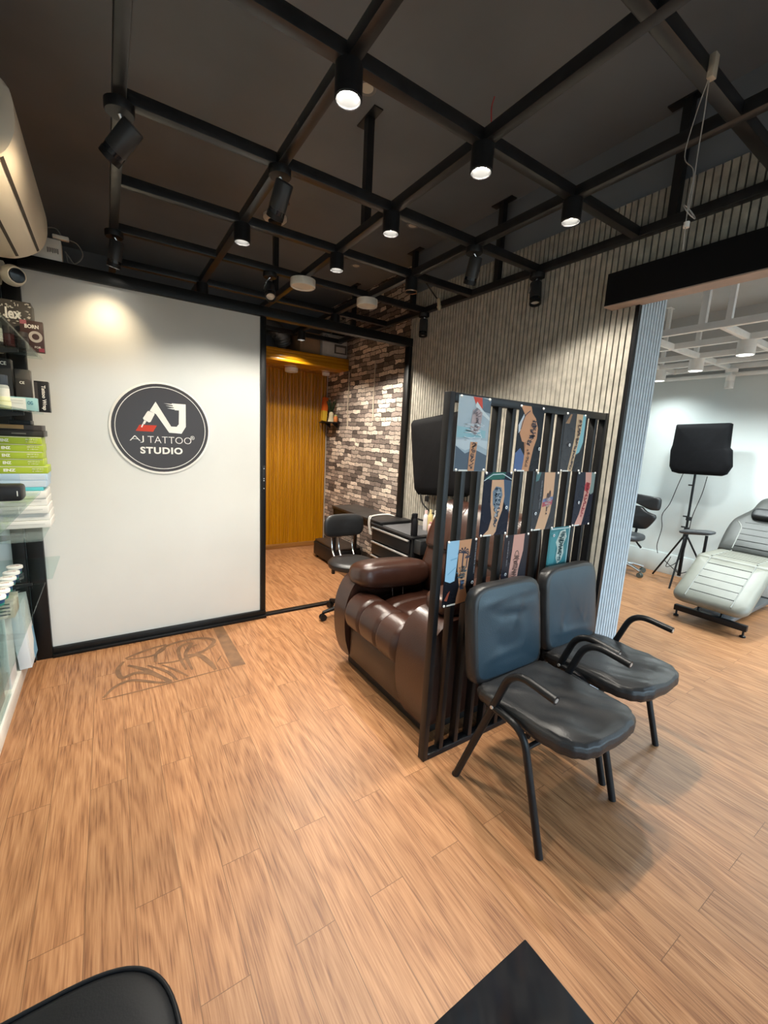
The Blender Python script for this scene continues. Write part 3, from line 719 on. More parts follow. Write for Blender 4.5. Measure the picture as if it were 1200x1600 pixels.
poster('calf photo with a blue grey tattoo under a green hem, middle row', C0[1], C0[1]+.182, RZ[1], RZ[1]+.290, NAVY,
       [((.06, .10, .16), [(.55, .9), (1, .86), (1, .35), (.75, .55)]), ((.03, .14, .11), [(.02, .90), (.30, 1), (.75, 1), (.72, .90), (.3, .88)]), ((.55, .65, .68), [(.0, .86), (.3, .955), (.65, .965), (.98, .88), (.98, .895), (.65, .98), (.3, .97), (0, .875)]), (SKIN2, [(.28, .88), (.70, .88), (.78, .62), (.74, .40), (.62, .20), (.58, .06), (.50, 0), (.10, 0), (.30, .10), (.38, .28), (.30, .50), (.28, .68)]),
        ((.18, .24, .30), [(.34, .70), (.44, .78), (.64, .76), (.70, .64), (.62, .46), (.50, .40), (.38, .50)])] + scribble(41, [(.14, .46, .56), (.36, .42, .64), (.55, .36, .70), (.76, .38, .66)], (.05, .08, .12), .016, 12, 5) + scribble(42, [(.30, .44, .6), (.74, .38, .66)], (.45, .50, .55), .012, 7, 4), logo=(.86, .44))
poster('arm photo with a red and blue patterned band, middle row', C0[3], C0[3]+.182, RZ[1], RZ[1]+.290, (.045, .045, .05),
       [((.10, .20, .20), [(.02, 1), (.22, 1), (.14, .86), (.02, .84)]), (SKIN2, [(.36, 1), (.82, 1), (.84, .62), (.78, .30), (.62, 0), (.20, 0), (.36, .34), (.40, .60)]), ((.20, .22, .36), [(.40, .54), (.84, .58), (.83, .50), (.40, .45)]), ((.45, .10, .12), [(.40, .48), (.83, .52), (.82, .44), (.40, .40)])]
       + scribble(51, [(.40, .42, .80), (.56, .42, .82)], (.55, .42, .40), .012, 8, 4) + [(INK, [(.56, .56), (.58, .64), (.62, .56)], .014), (INK, [(.64, .56), (.67, .68), (.70, .57)], .014), (INK, [(.60, .40), (.60, .32)], .016), (INK, [(.60, .30), (.60, .27)], .02)], logo=(.14, .30), script=(.26, .38, .86))
poster('pink arm photo with red tattoo at the right of the middle row', C0[5], C0[5]+.168, RZ[1], RZ[1]+.290, NAVY,
       [((.22, .28, .26), [(.66, 1), (1, 1), (1, .62), (.86, .58), (.74, .62)]), (PINK, [(.42, 1), (.76, 1), (.80, .80), (.74, .50), (.62, .18), (.54, 0), (.14, 0), (.34, .22), (.46, .50), (.48, .80)]), ((.48, .06, .07), [(.46, .76), (.54, .82), (.72, .80), (.76, .70), (.62, .64), (.48, .66)])]
       + scribble(61, [(.16, .34, .56), (.45, .48, .68), (.66, .50, .72)], (.42, .05, .07), .018, 9, 4) + scribble(62, [(.66, .5, .72), (.8, .5, .74)], (.25, .03, .04), .01, 4, 4), logo=(.22, .44))
poster('palm tree arm photo beside a light blue shirt, bottom row', C0[0]-.006, C0[0]+.176, RZ[2], RZ[2]+.295, DK,
       [((.36, .58, .74), [(.03, 1), (.42, 1), (.36, .52), (.34, .38), (.20, .36), (.03, .40)]), ((.22, .42, .58), [(.16, .72), (.36, .74), (.36, .72), (.16, .70)]), ((.22, .42, .58), [(.1, .5), (.34, .60), (.34, .58), (.1, .485)]), ((.38, .09, .05), [(.05, .10), (.14, .20), (.22, .24), (.14, .08)]), (SKIN, [(.40, 1), (.80, 1), (.74, .56), (.72, .26), (.80, .08), (.78, .02), (.42, .0), (.44, .12), (.50, .28), (.40, .56)])]
       + [(INK, [(.56, .80), (.55, .62), (.57, .52)], .02)] + [(INK, [(.56, .80), (.56+.15*math.cos(a), .80+.075*math.sin(a)+.01), (.56+.17*math.cos(a), .80+.08*math.sin(a)-.02)], .014) for a in (0, .6, 1.3, 2.0, 2.6, 3.1, -.4)]
       + [(INK, [(.70, .72), (.68, .56)], .014)] + [(INK, [(.70, .72), (.70+.09*math.cos(a), .72+.04*math.sin(a))], .014) for a in (0, .8, 1.6, 2.3, 3.1)]
       + [((.08, .16, .20), [(.50+.14*math.cos(a), .50+.09*math.sin(a)), (.57+.14*math.cos(a+.3), .50+.09*math.sin(a+.3))], .012) for a in (0, 1, 2, 3, 4, 5)] + scribble(71, [(.24, .48, .64), (.38, .46, .66)], (.10, .15, .24), .02, 7, 5) + scribble(72, [(.40, .42, .66), (.60, .44, .68)], (.09, .10, .10), .014, 7, 4), logo=(.90, .32), script=(.92, .46, .96))
poster('salmon forearm photo with a small outline figure, bottom row', C0[2]-.010, C0[2]+.168, RZ[2], RZ[2]+.290, (.03, .028, .035),
       [((.05, .055, .09), [(0, 0), (.3, 0), (.2, .3), (0, .36)]), (PINK, [(.36, 1), (.80, 1), (.80, .70), (.68, .40), (.62, 0), (.28, 0), (.30, .40), (.34, .70)]), ((.10, .06, .05), [(.46, .62), (.50, .70), (.58, .71), (.64, .64)], .012), ((.10, .06, .05), [(.42, .56), (.54, .60), (.68, .56)], .010)]
       + scribble(81, [(.26, .36, .64), (.42, .38, .66), (.64, .46, .64)], (.16, .09, .08), .010, 14, 5), logo=(.14, .34), script=(.14, .48, .9))
poster('teal photo with a pale drawing, just above the rear chair back', C0[4]-.016, C0[4]+.160, RZ[2]+.015, RZ[2]+.302, (.05, .20, .22),
       [((.52, .60, .58), [(.03, .98), (.97, .98), (.97, .96), (.03, .96)]), ((.52, .60, .58), [(.94, .97), (.97, .97), (.97, .02), (.94, .02)]), ((.08, .27, .29), [(.06, .9), (.4, .93), (.34, .3), (.06, .3)]), ((.50, .56, .50), [(.34, .72), (.50, .92), (.74, .95), (.84, .80), (.72, .66), (.78, .50), (.70, .36), (.52, .30), (.42, .42), (.44, .60)]), ((.48, .54, .48), [(.20, .22), (.48, .28), (.66, .20), (.72, .02), (.16, .02)])]
       + scribble(91, [(.34, .46, .68), (.60, .46, .70), (.78, .40, .78), (.92, .52, .76)], (.04, .10, .11), .014, 16, 5) + scribble(92, [(.03, .2, .66), (.26, .26, .6)], (.03, .07, .08), .02, 6, 5), logo=(.16, .86))

# =================================================================== BLACK WAITING CHAIRS
def make_chair(cx, yo, label, by=.238):
    t = thing('waiting_chair', label, 'chair', (cx, .9+yo, 0), 'black padded tube chairs before the photo screen')
    RT = .0152; W = .2435
    for s in (-1, 1):
        x = s*W
        # rear leg up into the bend of the arm, arm forward
        full = fillet([(x, .26, 0), (x, .082, .465), (x, .02, .632), (x, -.165, .613)], [.01, .085], 10)
        i = max(k for k, p in enumerate(full) if p.z < .47 and p.y > .05)
        leg = MB().tube(full[:i+1], RT, 12); leg.cyl((x, .2605, 0), (x, .2595, .006), .0165, n=12)
        leg.build('leg', BLACK, t, world=False)
        a = MB().tube(full[i:], RT, 12); a.build('armrest', BLACK, t, world=False)
        c = MB().use(SILVER).cyl((x, -.1645, .6132), (x, -.1665, .6130), .009, n=12); c.build('end_cap', parent=t, world=False)
        f = MB().tube(fillet([(x, .085, .435), (x, -.055, .425), (x, -.178, 0)], [.075], 8), RT*.95, 12)
        f.build('leg', BLACK, t, world=False)
        c = MB().use(SILVER); c.cyl((x+s*.014, .088, .44), (x+s*.018, .088, .44), .007, n=10); c.build('bolt', parent=t, world=False)
    MB().tube([(-W, -.073, .367), (W, -.073, .367)], .010, 10).build('crossbar', BLACK, t, world=False)
    MB().tube([(-W, .10, .425), (W, .10, .425)], .010, 10).build('crossbar', BLACK, t, world=False)
    # seat cushion: rounded front corners, slack cover
    n = 64
    def outline(k):
        a = 2*PI*k/n; e_ = .54 if math.sin(a) < 0 else .22
        return (.227*math.copysign(abs(math.cos(a))**e_, math.cos(a)), -.020+.250*math.copysign(abs(math.sin(a))**e_, math.sin(a)))
    rr = random.Random(int(cx*100)); ph = [rr.uniform(0, 6) for _ in range(8)]
    def wr(x, y): return .0035*math.sin(23*x+9*y+ph[0])+.003*math.sin(31*y-14*x+ph[1])+.0022*math.sin(60*x+41*y+ph[2])
    def seat(u, v):
        k = u*n; ox, oy = outline(k)
        prof = [(0, .474), (.25, .476), (.5, .477), (.72, .476), (.86, .473), (.94, .467), (.985, .456), (1, .440), (.995, .422), (.965, .408), (.90, .404), (0, .404)]
        q = v*(len(prof)-1); i = min(len(prof)-2, int(q)); f_ = q-i
        s_ = prof[i][0]+f_*(prof[i+1][0]-prof[i][0]); z = prof[i][1]+f_*(prof[i+1][1]-prof[i][1])
        x, y = ox*s_, -.025+(oy+.025)*s_
        if z > .41: z += wr(x, y)*(1 if s_ < .95 else .6)
        edge = 1+.012*math.sin(k*2.1+ph[3])*(1 if .93 < s_ else 0)
        return (x*edge, -.025+(y+.025)*edge, z-.010*(y+.25)/.5)
    MB().grid(seat, n, 44, closed_u=True).build('seat', SEATL, t, world=False, angle=75)
    # backrest: dark rim, front with the sky's blue painted in, leaning back
    lean = Matrix.Translation((-.010, by, .435)) @ Matrix.Rotation(R(-8), 4, 'X')
    def bo(k, n2=48):
        a = 2*PI*k/n2; up = math.sin(a) > 0; e_ = .34 if up else .22
        return (.222*math.copysign(abs(math.cos(a))**e_, math.cos(a)), .216+.213*math.copysign(abs(math.sin(a))**e_, math.sin(a)))
    crease = [(rr.uniform(-.12, .12), rr.uniform(.06, .38), rr.choice((.5, .8, 1.1, 1.5, -.6, -.3))+rr.uniform(-.2, .2), rr.uniform(.016, .030), rr.uniform(.07, .13), rr.choice((1, 1, -1))*rr.uniform(.002, .0045)) for _ in range(9)]
    def face(u, v):
        x, z = bo(u*48); s_ = v
        x, z = x*.90*s_, .225+(z-.225)*.90*s_
        d = -.034-.007*(1-s_**4)-sum(h_*math.exp(-(((x-a_)*math.cos(t_)+(z-b_)*math.sin(t_)+.25*((x-a_)*math.sin(t_)-(z-b_)*math.cos(t_))**2)/w_)**2)*math.exp(-(((x-a_)*math.sin(t_)-(z-b_)*math.cos(t_))/l_)**2) for a_, b_, t_, w_, l_, h_ in crease)
        return lean @ Vector((x, d, z))
    MB().grid(face, 48, 28, closed_u=True).build('backrest_pad', BACKL, t, world=False, angle=75)['label'] = 'black front of the backrest with skylight blue in its colour'
    prof = [(.895, -.034), (.95, -.033), (.985, -.024), (1, -.006), (1, .014), (.985, .026), (.93, .030), (0, .030)]
    def rim(u, v):
        x, z = bo(u*48); s_, d = prof[round(v*7)]
        w_ = 1+.006*math.sin(u*140+ph[6])*(1 if s_ > .94 else 0)
        return lean @ Vector((x*s_*w_, d, .225+(z-.225)*s_*w_))
    MB().grid(rim, 48, 7, closed_u=True).build('backrest', SEATL, t, world=False, angle=75)
    return t
make_chair(1.467, 0, 'front black padded tube chair, nearer the camera, blue sheen on its back')
make_chair(2.000, .070, 'rear black padded tube chair, beside the slatted wall corner', .206)

# =================================================================== TOOL CHEST, TABLE, OFFICE CHAIR
ch = thing('tool_chest', 'black drawer chest with silver drawer pulls behind the recliner', 'tool chest', (2.02, 2.68, 0))
CX0, CX1, CY0, CY1 = 1.86, 2.195, 2.40, 2.97
MB().box(CX0, CX1, CY0, CY1, .06, .735, .006).build('body', BLACKP, ch)
for k, (z0, z1) in enumerate(((.615, .725), (.495, .605), (.375, .485), (.225, .365), (.075, .215))):
    d = MB().box(CX0-.016, CX0+.002, CY0+.02, CY1-.02, z0, z1, .003).build('drawer', BLACKP, ch)
    MB().box(CX0-.028, CX0-.015, CY0+.025, CY1-.025, z1-.016, z1-.002, .003).build('handle', SILVER, d)
MB().box(CX0-.02, CX1+.005, CY0-.01, CY1+.01, .735, .750, .004).build('top', BLACKP, ch)
MB().box(CX0+.012, CX1-.012, CY0+.02, CY1-.14, .7495, .7535, .001).build('mat', pm('grey_rubber', (.075, .075, .08), .6), ch)
MB().box(CX0+.0, CX1-.0, CY1-.12, CY1, .7495, .775, .006).build('lid', BLACKP, ch)
MB().tube(fillet([(CX1-.01, CY0+.01, .75), (CX1-.01, CY0+.01, .80), (CX1-.01, CY1-.16, .80), (CX1-.01, CY1-.16, .75)], .03), .008, 8).build('rail', BLACKP, ch)
MB().box(CX0+.01, CX1-.06, 2.318, CY0-.001, .63, .735, .008).build('side_bin', pm('charcoal_bin', (.02, .022, .024), .45), ch)
for x in (CX0+.04, CX1-.04):
    for y in (CY0+.05, CY1-.05):
        b = MB(); b.cyl((x-.012, y, .03), (x+.012, y, .03), .03, n=16); b.box(x-.015, x+.015, y-.02, y+.02, .03, .062); b.build('caster', BLACKP, ch)
def bottle(name, label, x, y, z, r, h, col, cap, group='bottles on the black tool chest', sw=.45):
    t = thing(name, label, 'bottle', (x, y, z), group)
    MB().lathe([(0, 0), (r*.92, 0), (r, r*.15), (r, h*.68), (r*.85, h*.76), (r*sw, h*.82), (r*sw, h*.85), (0, h*.85)], n=20).use(colm(col)).build('body', colm(col), t, world=False)
    MB().lathe([(r*sw*1.15, h*.84), (r*sw*1.15, h), (0, h)], n=16).build('cap', colm(cap), t, world=False)
    return t
sb = bottle('spray_bottle', 'black spray bottle standing at the near corner of the tool chest', 1.895, 2.435, .7505, .026, .17, (.012, .012, .014), (.012, .012, .014), None, .7)
b = MB(); b.box(-.028, .012, -.009, .009, .145, .168, .003); b.prism([(-.03, .146), (-.022, .146), (-.034, .10), (-.04, .105)], 'y', -.004, .004); b.build('trigger', BLACKP, sb, world=False)
BP = [(2.10, at(664, 830, 0, 2.10).y), (2.12, at(671, 830, 0, 2.12).y), (2.14, at(679, 830, 0, 2.14).y), (2.155, at(688, 830, 0, 2.155).y), (2.06, at(672, 830, 0, 2.06).y), (2.075, at(680, 830, 0, 2.075).y)]
for (px, py, h, col, cap, lab) in ((661, 834, .16, (.75, .70, .70), (.85, .6, .6), 'white bottle with pinkish cap behind the black spray bottle'), (669, 829, .17, (.62, .50, .22), (.65, .55, .30), 'yellow bottle second in the row on the tool chest'), (678, 829, .165, (.72, .70, .60), (.8, .78, .7), 'cream bottle in the middle of the row on the tool chest'),
                                 (688, 828, .16, (.60, .66, .58), (.75, .8, .75), 'pale green bottle beside the light stand pole'), (673, 834, .09, (.62, .40, .36), (.6, .3, .28), 'short pink tub in front of the yellow bottle'), (679, 835, .085, (.22, .03, .05), (.2, .03, .05), 'short dark red tub in front of the cream bottle')):
    x, y = BP.pop(0)
    bottle('squeeze_bottle', lab, x, y, .7538, .020, h, col, cap)
MATS['clear_glass']
tb = thing('side_table', 'long narrow black table along the stone wall in the booth doorway', 'table', (2.10, 3.5, 0))
MB().box(1.945, 2.25, 3.07, 3.93, .715, .745, .008).build('tabletop', pm('black_vinyl', (.016, .014, .013), .4), tb)
for x in (1.97, 2.225):
    for y in (3.10, 3.90): MB().box(x-.014, x+.014, y-.014, y+.014, 0, .716).build('leg', BLACK, tb)
MB().box(1.956, 1.972, 3.10, 3.90, .66, .716).build('apron', BLACK, tb)
b = MB()
for dz, off in ((0, 0), (.006, .02)):
    b.tube(curve([(1.955, 3.14+off, .60), (1.94, 3.15+off, .70), (1.955, 3.16+off, .752+dz), (2.02, 3.22+off, .752), (2.12, 3.26+off, .751), (2.21, 3.25+off, .751), (2.23, 3.18+off, .751)], 6), .0042, 8)
tag(b.build('white_cable', WHITEP), 'pair of white cables lying over the end of the black side table', 'cable')
b = thing('equipment_case', 'low black equipment case on the booth floor by the stone wall', 'case', (2.20, 4.25, 0))
MB().box(2.05, 2.38, 4.0, 4.62, .03, .20, .02).build('case', BLACKP, b); MB().box(2.06, 2.37, 4.02, 4.60, .20, .225, .01).build('lid', pm('brown_lid', (.03, .02, .015), .4), b)
for x in (2.08, 2.35):
    for y in (4.05, 4.57): MB().cyl((x-.01, y, .02), (x+.01, y, .02), .02, n=12).build('wheel', BLACKP, b)

oc = thing('office_chair', 'black swivel chair with round seat and chrome back bars in the doorway', 'chair', (1.61, 2.87, 0))
MB().lathe([(0, .475), (.13, .48), (.172, .476), (.188, .462), (.190, .445), (.182, .425), (.15, .415), (0, .413)], n=40).use(SEATL).build('seat', SEATL, oc, world=False)
def ob(u, v):
    a = 2*PI*u; x = .185*math.copysign(abs(math.cos(a))**.5, math.cos(a)); z = .098*math.copysign(abs(math.sin(a))**.55, math.sin(a))
    pr = [(0, -.022), (.5, -.022), (.85, -.018), (.97, -.008), (1, .004), (.97, .018), (.8, .024), (0, .024)][round(v*7)]
    return (x*pr[0]+.02, .205+pr[1]-.9*(x*pr[0])**2, .722+z*pr[0])
MB().grid(ob, 40, 7, closed_u=True).build('backrest', SEATL, oc, world=False, angle=70)
for x in (-.075, -.012, .115): MB().tube(curve([(x, .208, .66), (x, .212, .60), (x, .190, .51), (x*.9, .12, .435)], 6), .0065, 8).build('back_bar', CHROME, oc, world=False)
MB().lathe([(0, .41), (.10, .41), (.10, .395), (.03, .385), (.028, .12), (.04, .11), (.045, .07), (0, .07)], n=20).build('column', BLACKP, oc, world=False)
for k in range(5):
    a = R(106+72*k); dx, dy = math.cos(a), math.sin(a)
    l = MB().tube([(0, 0, .095), (dx*.13, dy*.13, .088), (dx*.235, dy*.235, .066)], [.022, .018, .013], 10).build('base_leg', BLACKP, oc, world=False)
    b = MB(); c = Vector((dx*.235, dy*.235, .027)); s = Vector((-dy, dx, 0)); b.cyl(c-s*.02, c-s*.004, .0265, n=16); b.cyl(c+s*.004, c+s*.02, .0265, n=16); b.cyl(c-s*.005, c+Vector((0, 0, .045)), .008, n=8)
    b.build('caster', BLACKP, l, world=False)

# covered studio light by the slatted wall
def panel_poly(poly, x0, x1, t, mat=COVER, name='cover'):
    n = len(poly); cy = sum(p[0] for p in poly)/n; cz = sum(p[1] for p in poly)/n
    prof = [(0, x0+.0), (.80, x0), (.94, x0+.010), (1, x0+.03), (1, x1-.02), (.95, x1), (0, x1)]
    P = []
    for i in range(n):
        a, b_ = poly[i], poly[(i+1) % n]
        for k in range(4): P.append((a[0]+(b_[0]-a[0])*k/4, a[1]+(b_[1]-a[1])*k/4))
    m = len(P)
    def fn(u, v):
        y, z = P[round(u*m) % m]; s_, x = prof[round(v*6)]
        return (x, cy+(y-cy)*s_, cz+(z-cz)*s_)
    return MB().grid(fn, m, 6, closed_u=True).build(name, mat, t, angle=60)
st = thing('studio_light', 'black covered studio light on a stand against the slatted wall', 'studio light', (2.243, 2.58, 0))
panel_poly([(2.955, 1.600), (2.945, 1.56), (2.90, 1.30), (2.845, 1.04), (2.80, 1.005), (2.26, 1.06), (2.215, 1.09), (2.25, 1.35), (2.31, 1.66), (2.345, 1.690), (2.93, 1.625)], 2.165, 2.255, st)
MB().tube([(2.243, 2.58, .06), (2.243, 2.58, 1.3)], .011, 10).build('pole', BLACK, st)
for z in (.62, .86): MB().cyl((2.243, 2.58, z-.025), (2.243, 2.58, z+.025), .019, n=14).build('collar', BLACKP, st)
for z in (.86,): MB().cyl((2.243, 2.555, z), (2.243, 2.535, z), .012, n=10).build('knob', BLACKP, st)
for dy in (-.22, .22, .0): MB().tube([(2.243, 2.58+dy*.05, .50), (2.243 if dy else 2.25, 2.58+dy, .008)], .008, 8).build('leg', BLACK, st)
MB().tube(curve([(2.19, 2.76, 1.02), (2.19, 2.72, .94), (2.20, 2.60, .88), (2.20, 2.50, .90), (2.19, 2.38, 1.0), (2.19, 2.34, 1.06)], 6), .006, 8).build('strap', BLACKP, st)
MB().box(2.18, 2.20, 2.655, 2.69, .965, 1.01, .004).build('buckle', BLACKP, st)

# booth: shelf ornaments, cords, boxes on the soffit
sh = thing('corner_shelf', 'tiny dark shelf on the stone wall beside the orange panel', 'shelf', (2.36, 4.98, 1.62))
MB().box(2.29, 2.419, 4.72, 5.07, 1.622, 1.634, .002).build('board', BLACKP, sh)
for y in (4.80, 5.0): MB().prism([(2.419, 1.622), (2.419, 1.56), (2.34, 1.622)], 'y', y-.005, y+.005).build('bracket', BLACKP, sh)
t = thing('incense_box', 'tall orange and yellow box leaning on the tiny shelf', 'box', (2.35, 5.0, 1.635))
M = Matrix.Translation((2.33, 5.02, 1.645)) @ Matrix.Rotation(R(-8), 4, 'X') @ Matrix.Rotation(R(8), 4, 'Y')
b = MB(); b.use(colm((.75, .45, .04))).box(-.03, .03, -.03, .03, 0, .13, M=M); b.use(colm((.75, .14, .02))).box(-.03, .03, -.03, .03, .1305, .30, M=M); b.build('box', parent=t)
t = thing('figurine', 'cream ornament on the tiny shelf right of the orange box', 'ornament', (2.36, 4.86, 1.635))
MB().lathe([(0, 0), (.045, 0), (.04, .03), (.028, .06), (.032, .09), (.018, .12), (0, .13)], (0, 0, 0), 16).use(colm((.62, .54, .36))).build('body', colm((.62, .54, .36)), t, world=False)
b = MB()
for k in range(9):
    a = k*.7; b.tube(curve([(.0, .0, .11), (.03*math.cos(a), .03*math.sin(a), .17), (.055*math.cos(a), .055*math.sin(a), .23+.02*(k % 3))], 4), [.006]*9, 6)
b.build('foliage', colm((.02, .035, .015)), t, world=False)
t = thing('small_orange_jar', 'small orange jar at the right end of the tiny shelf', 'jar', (2.37, 4.755, 1.634))
MB().lathe([(0, 0), (.022, 0), (.026, .02), (.024, .06), (.012, .075), (0, .075)], n=16).build('body', colm((.60, .20, .06)), t, world=False)
MB().lathe([(.016, .07), (.016, .09), (0, .09)], n=12).build('cap', colm((.5, .5, .2)), t, world=False)
t = thing('red_tin', 'small red and white tin at the left end of the tiny shelf', 'tin', (2.33, 5.062, 1.635))
MB().lathe([(0, 0), (.016, 0), (.016, .075), (0, .075)], n=16).build('body', colm((.55, .25, .2)), t, world=False)
MB().lathe([(.017, .07), (.017, .088), (0, .088)], n=14).build('lid', colm((.6, .5, .45)), t, world=False)
for y, z0, z1, lb in ((4.525, 1.58, 2.21, 'left'), (3.95, 1.65, 2.26, 'right')):
    b = MB(); b.tube(curve([(2.413, y, z1), (2.412, y-.004, (z0+z1)/2+.1), (2.412, y+.003, (z0+z1)/2-.1), (2.413, y-.002, z0)], 6), .006, 8)
    tag(b.build('hanging_cord', pm('ivory_cord', (.55, .47, .36), .5)), lb+' of two thin ivory cords hanging on the stone wall', 'cord', 'ivory cords on the stone wall')
t = thing('printed_carton', 'white printed carton lying on the orange soffit', 'box', (2.27, 4.72, 2.357))
MB().use(pm('white_card', (.50, .47, .44), .6)).box(2.09, 2.405, 4.58, 4.86, 2.3575, 2.60, .003).build('carton', parent=t)
MB().use(colm((.10, .09, .08))).box(2.24, 2.395, 4.5775, 4.5805, 2.40, 2.50).build('picture_panel', parent=t)
MB().use(colm((.42, .38, .34))).box(2.26, 2.375, 4.5765, 4.578, 2.415, 2.475).build('picture', parent=t)
b = ring(.016, .021, 4.5775, 4.5805, c=(2.135, 2.565), n=24); b.use(colm((.15, .14, .14))); b.build('logo', colm((.15, .14, .14)), t)
lettering('hp', .016, .014, Matrix.Translation((2.127, 4.5790, 2.558)) @ WALL_Y, colm((.15, .14, .14)), t)
t = thing('cardboard_box', 'plain brown cardboard box behind the white carton on the soffit', 'box', (1.98, 4.85, 2.357))
MB().use(CARD).box(1.84, 2.08, 4.62, 5.05, 2.3575, 2.58, .003).build('box', parent=t)
MB().use(CARD).prism([(4.62, 2.58), (4.72, 2.60), (4.72, 2.604), (4.62, 2.584)], 'x', 1.845, 2.075).build('flap', parent=t)
def ductpt(t): return curve([(1.20, 4.95, 2.62), (1.38, 4.90, 2.66), (1.54, 4.80, 2.62), (1.66, 4.76, 2.54), (1.72, 4.80, 2.445)], 10)
P = ductpt(0); b = MB(); b.tube(P, [.085+.006*(i % 2) for i in range(len(P))], 20)
tag(b.build('flexible_duct', FOIL), 'grey ribbed flexible duct lying above the orange soffit', 'duct')

# =================================================================== BRIGHT ROOM
g2 = thing('ceiling_grid', 'white steel grid under the grey ceiling of the bright room', 'ceiling grid', (4.4, 1.4, 2.38))
for x in (3.80, 4.32, 4.85, 5.25, 5.62): MB().box(x-.02, x+.02, -1.4, 3.15, 2.38, 2.43, .003).build('long_beam', WHITEM, g2)
for y in (-.1, .42, .92, 1.40, 1.935, 2.47, 3.0): MB().box(3.79, 5.66, y-.018, y+.018, 2.379, 2.428, .003).build('cross_beam', WHITEM, g2)
for x, y in ((3.80, 1.52), (3.80, 1.36), (4.85, 1.96), (5.25, 2.44), (4.85, .92)):
    b = MB(); b.box(x-.018, x+.018, y-.018, y+.018, 2.42, CZ-.004); b.box(x-.05, x+.05, y-.025, y+.025, CZ-.006, CZ); b.build('hanger', WHITEM, g2)
def can2(x, y, label, h=.11, r=.062, power=95):
    t = thing('can_downlight', label, 'ceiling light', (x, y, 2.379), 'white can downlights in the bright room')
    MB().lathe([(0, 0), (r, 0), (r, -h), (r-.006, -h-.002), (r-.009, -h+.025), (0, -h+.025)], n=28).build('housing', WHITEM, t, world=False)
    MB().lathe([(0, -h+.018), (r-.012, -h+.024)], n=24).build('lens', MATS['lamp_on_room'], t, world=False)
    l = bpy.data.lights.new('bulb', 'SPOT'); l.energy = power; l.spot_size = R(150); l.spot_blend = .9; l.shadow_soft_size = .05; l.color = (.90, 1, .99)
    o = bpy.data.objects.new('bulb', l); C.objects.link(o); o.parent = t; o.location = (0, 0, -h+.012)
can2(4.33, 1.40, 'nearest white can downlight in the bright room, above the grey treatment bed')
can2(4.86, 1.945, 'white can downlight in the bright room, second along the diagonal of three')
can2(5.30, 2.47, 'white can downlight in the bright room, furthest, at the slatted wall edge', power=50)
for q_ in ((4.33, .42), (5.25, .42), (4.86, -.1), (4.86, -1.0)): can2(*q_, 'added white fill downlight of the bright room, unseen past the right edge')  # unseen lamps added to brighten this room
can2(4.86, 1.25, 'white can downlight in the bright room cut by the right picture edge')
t = thing('track_spotlight', 'white adjustable spotlight hanging near the far wall of the bright room', 'spotlight', (5.60, 1.90, 2.379))
MB().lathe([(0, 0), (.055, 0), (.055, -.035), (0, -.035)], n=24).build('canopy', WHITEM, t, world=False)
MB().cyl((0, 0, -.035), (0, 0, -.065), .012).build('bracket', WHITEM, t, world=False)
MB().lathe([(0, -.065), (.040, -.065), (.040, -.12), (.0385, -.122), (.0385, -.128), (.040, -.13), (.040, -.20), (0, -.20)], n=24).build('head', WHITEM, t, world=False)
b = MB(); b.cyl((5.66, -1.4, 2.33), (5.66, 3.15, 2.33), .022, n=12)
tag(b.build('conduit', WHITEM), 'white pipe running along the top of the far wall', 'pipe')

bed = thing('treatment_bed', 'grey padded treatment bed with raised back in the bright room', 'treatment bed', (4.85, 1.30, 0))
YC = 1.295
def slab(name, outline, thick, M, mat, seam_long=(), seam_cross=(), cross_y=(-.13, .13)):
    """cushion: outline in (s, y), thickness below, laid out along +s then moved by M"""
    n = len(outline); cs = sum(p[0] for p in outline)/n; cy = sum(p[1] for p in outline)/n
    prof = [(0, .010), (.6, .009), (.86, .005), (.955, -.006), (1, -.03), (1, -thick+.02), (.96, -thick), (0, -thick)]
    def fn(u, v):
        p = outline[round(u*n) % n]; s_, z = prof[round(v*7)]
        return M @ Vector((cs+(p[0]-cs)*s_, cy+(p[1]-cy)*s_, z))
    o = MB().grid(fn, n, 7, closed_u=True).build(name, mat, bed, angle=55)
    if seam_long or seam_cross:
        for y, s0, s1, bend in seam_long: MB().tube([M @ Vector((s0+(s1-s0)*k/10, y+bend*(1 if k < 3 else 0)*(1-k/3)**2, .0085)) for k in range(11)], .0045, 6).build('piping', pm('pale_piping', (.26, .26, .235), .5), o, angle=80)
        for s in seam_cross: MB().tube([M @ Vector((s, cross_y[0]+(cross_y[1]-cross_y[0])*k/8, .0075)) for k in range(9)], .0042, 6).build('seam', BEDD, o, angle=80)
    return o
def rrect(s0, s1, y0, y1, r, r2=None, k=6):
    r2 = r if r2 is None else r2; out = []
    for cx_, cy_, a0, rr in ((s0+r, y0+r, 180, r), (s1-r2, y0+r2, 270, r2), (s1-r2, y1-r2, 0, r2), (s0+r, y1-r, 90, r)):
        for i in range(k+1): a = R(a0+90*i/k); out.append((cx_+rr*math.cos(a), cy_+rr*math.sin(a)))
    # extra points along the straight edges
    res = []
    for i, p in enumerate(out):
        q = out[(i+1) % len(out)]; d = math.hypot(q[0]-p[0], q[1]-p[1]); m = max(1, int(d/.05))
        for j in range(m): res.append((p[0]+(q[0]-p[0])*j/m, p[1]+(q[1]-p[1])*j/m))
    return res
al = math.atan2(.315, .46)
Ml = Matrix.Translation((4.155, YC, .225)) @ Matrix.Rotation(-al, 4, 'Y')
slab('leg_rest', rrect(0, .555, -.275, .275, .085, .03), .075, Ml, BEDG, seam_long=((-.165, .03, .54, 0), (.165, .03, .54, 0)), seam_cross=(.11, .20, .29, .38, .47), cross_y=(-.162, .162))
Ms = Matrix.Translation((4.60, YC, .545))
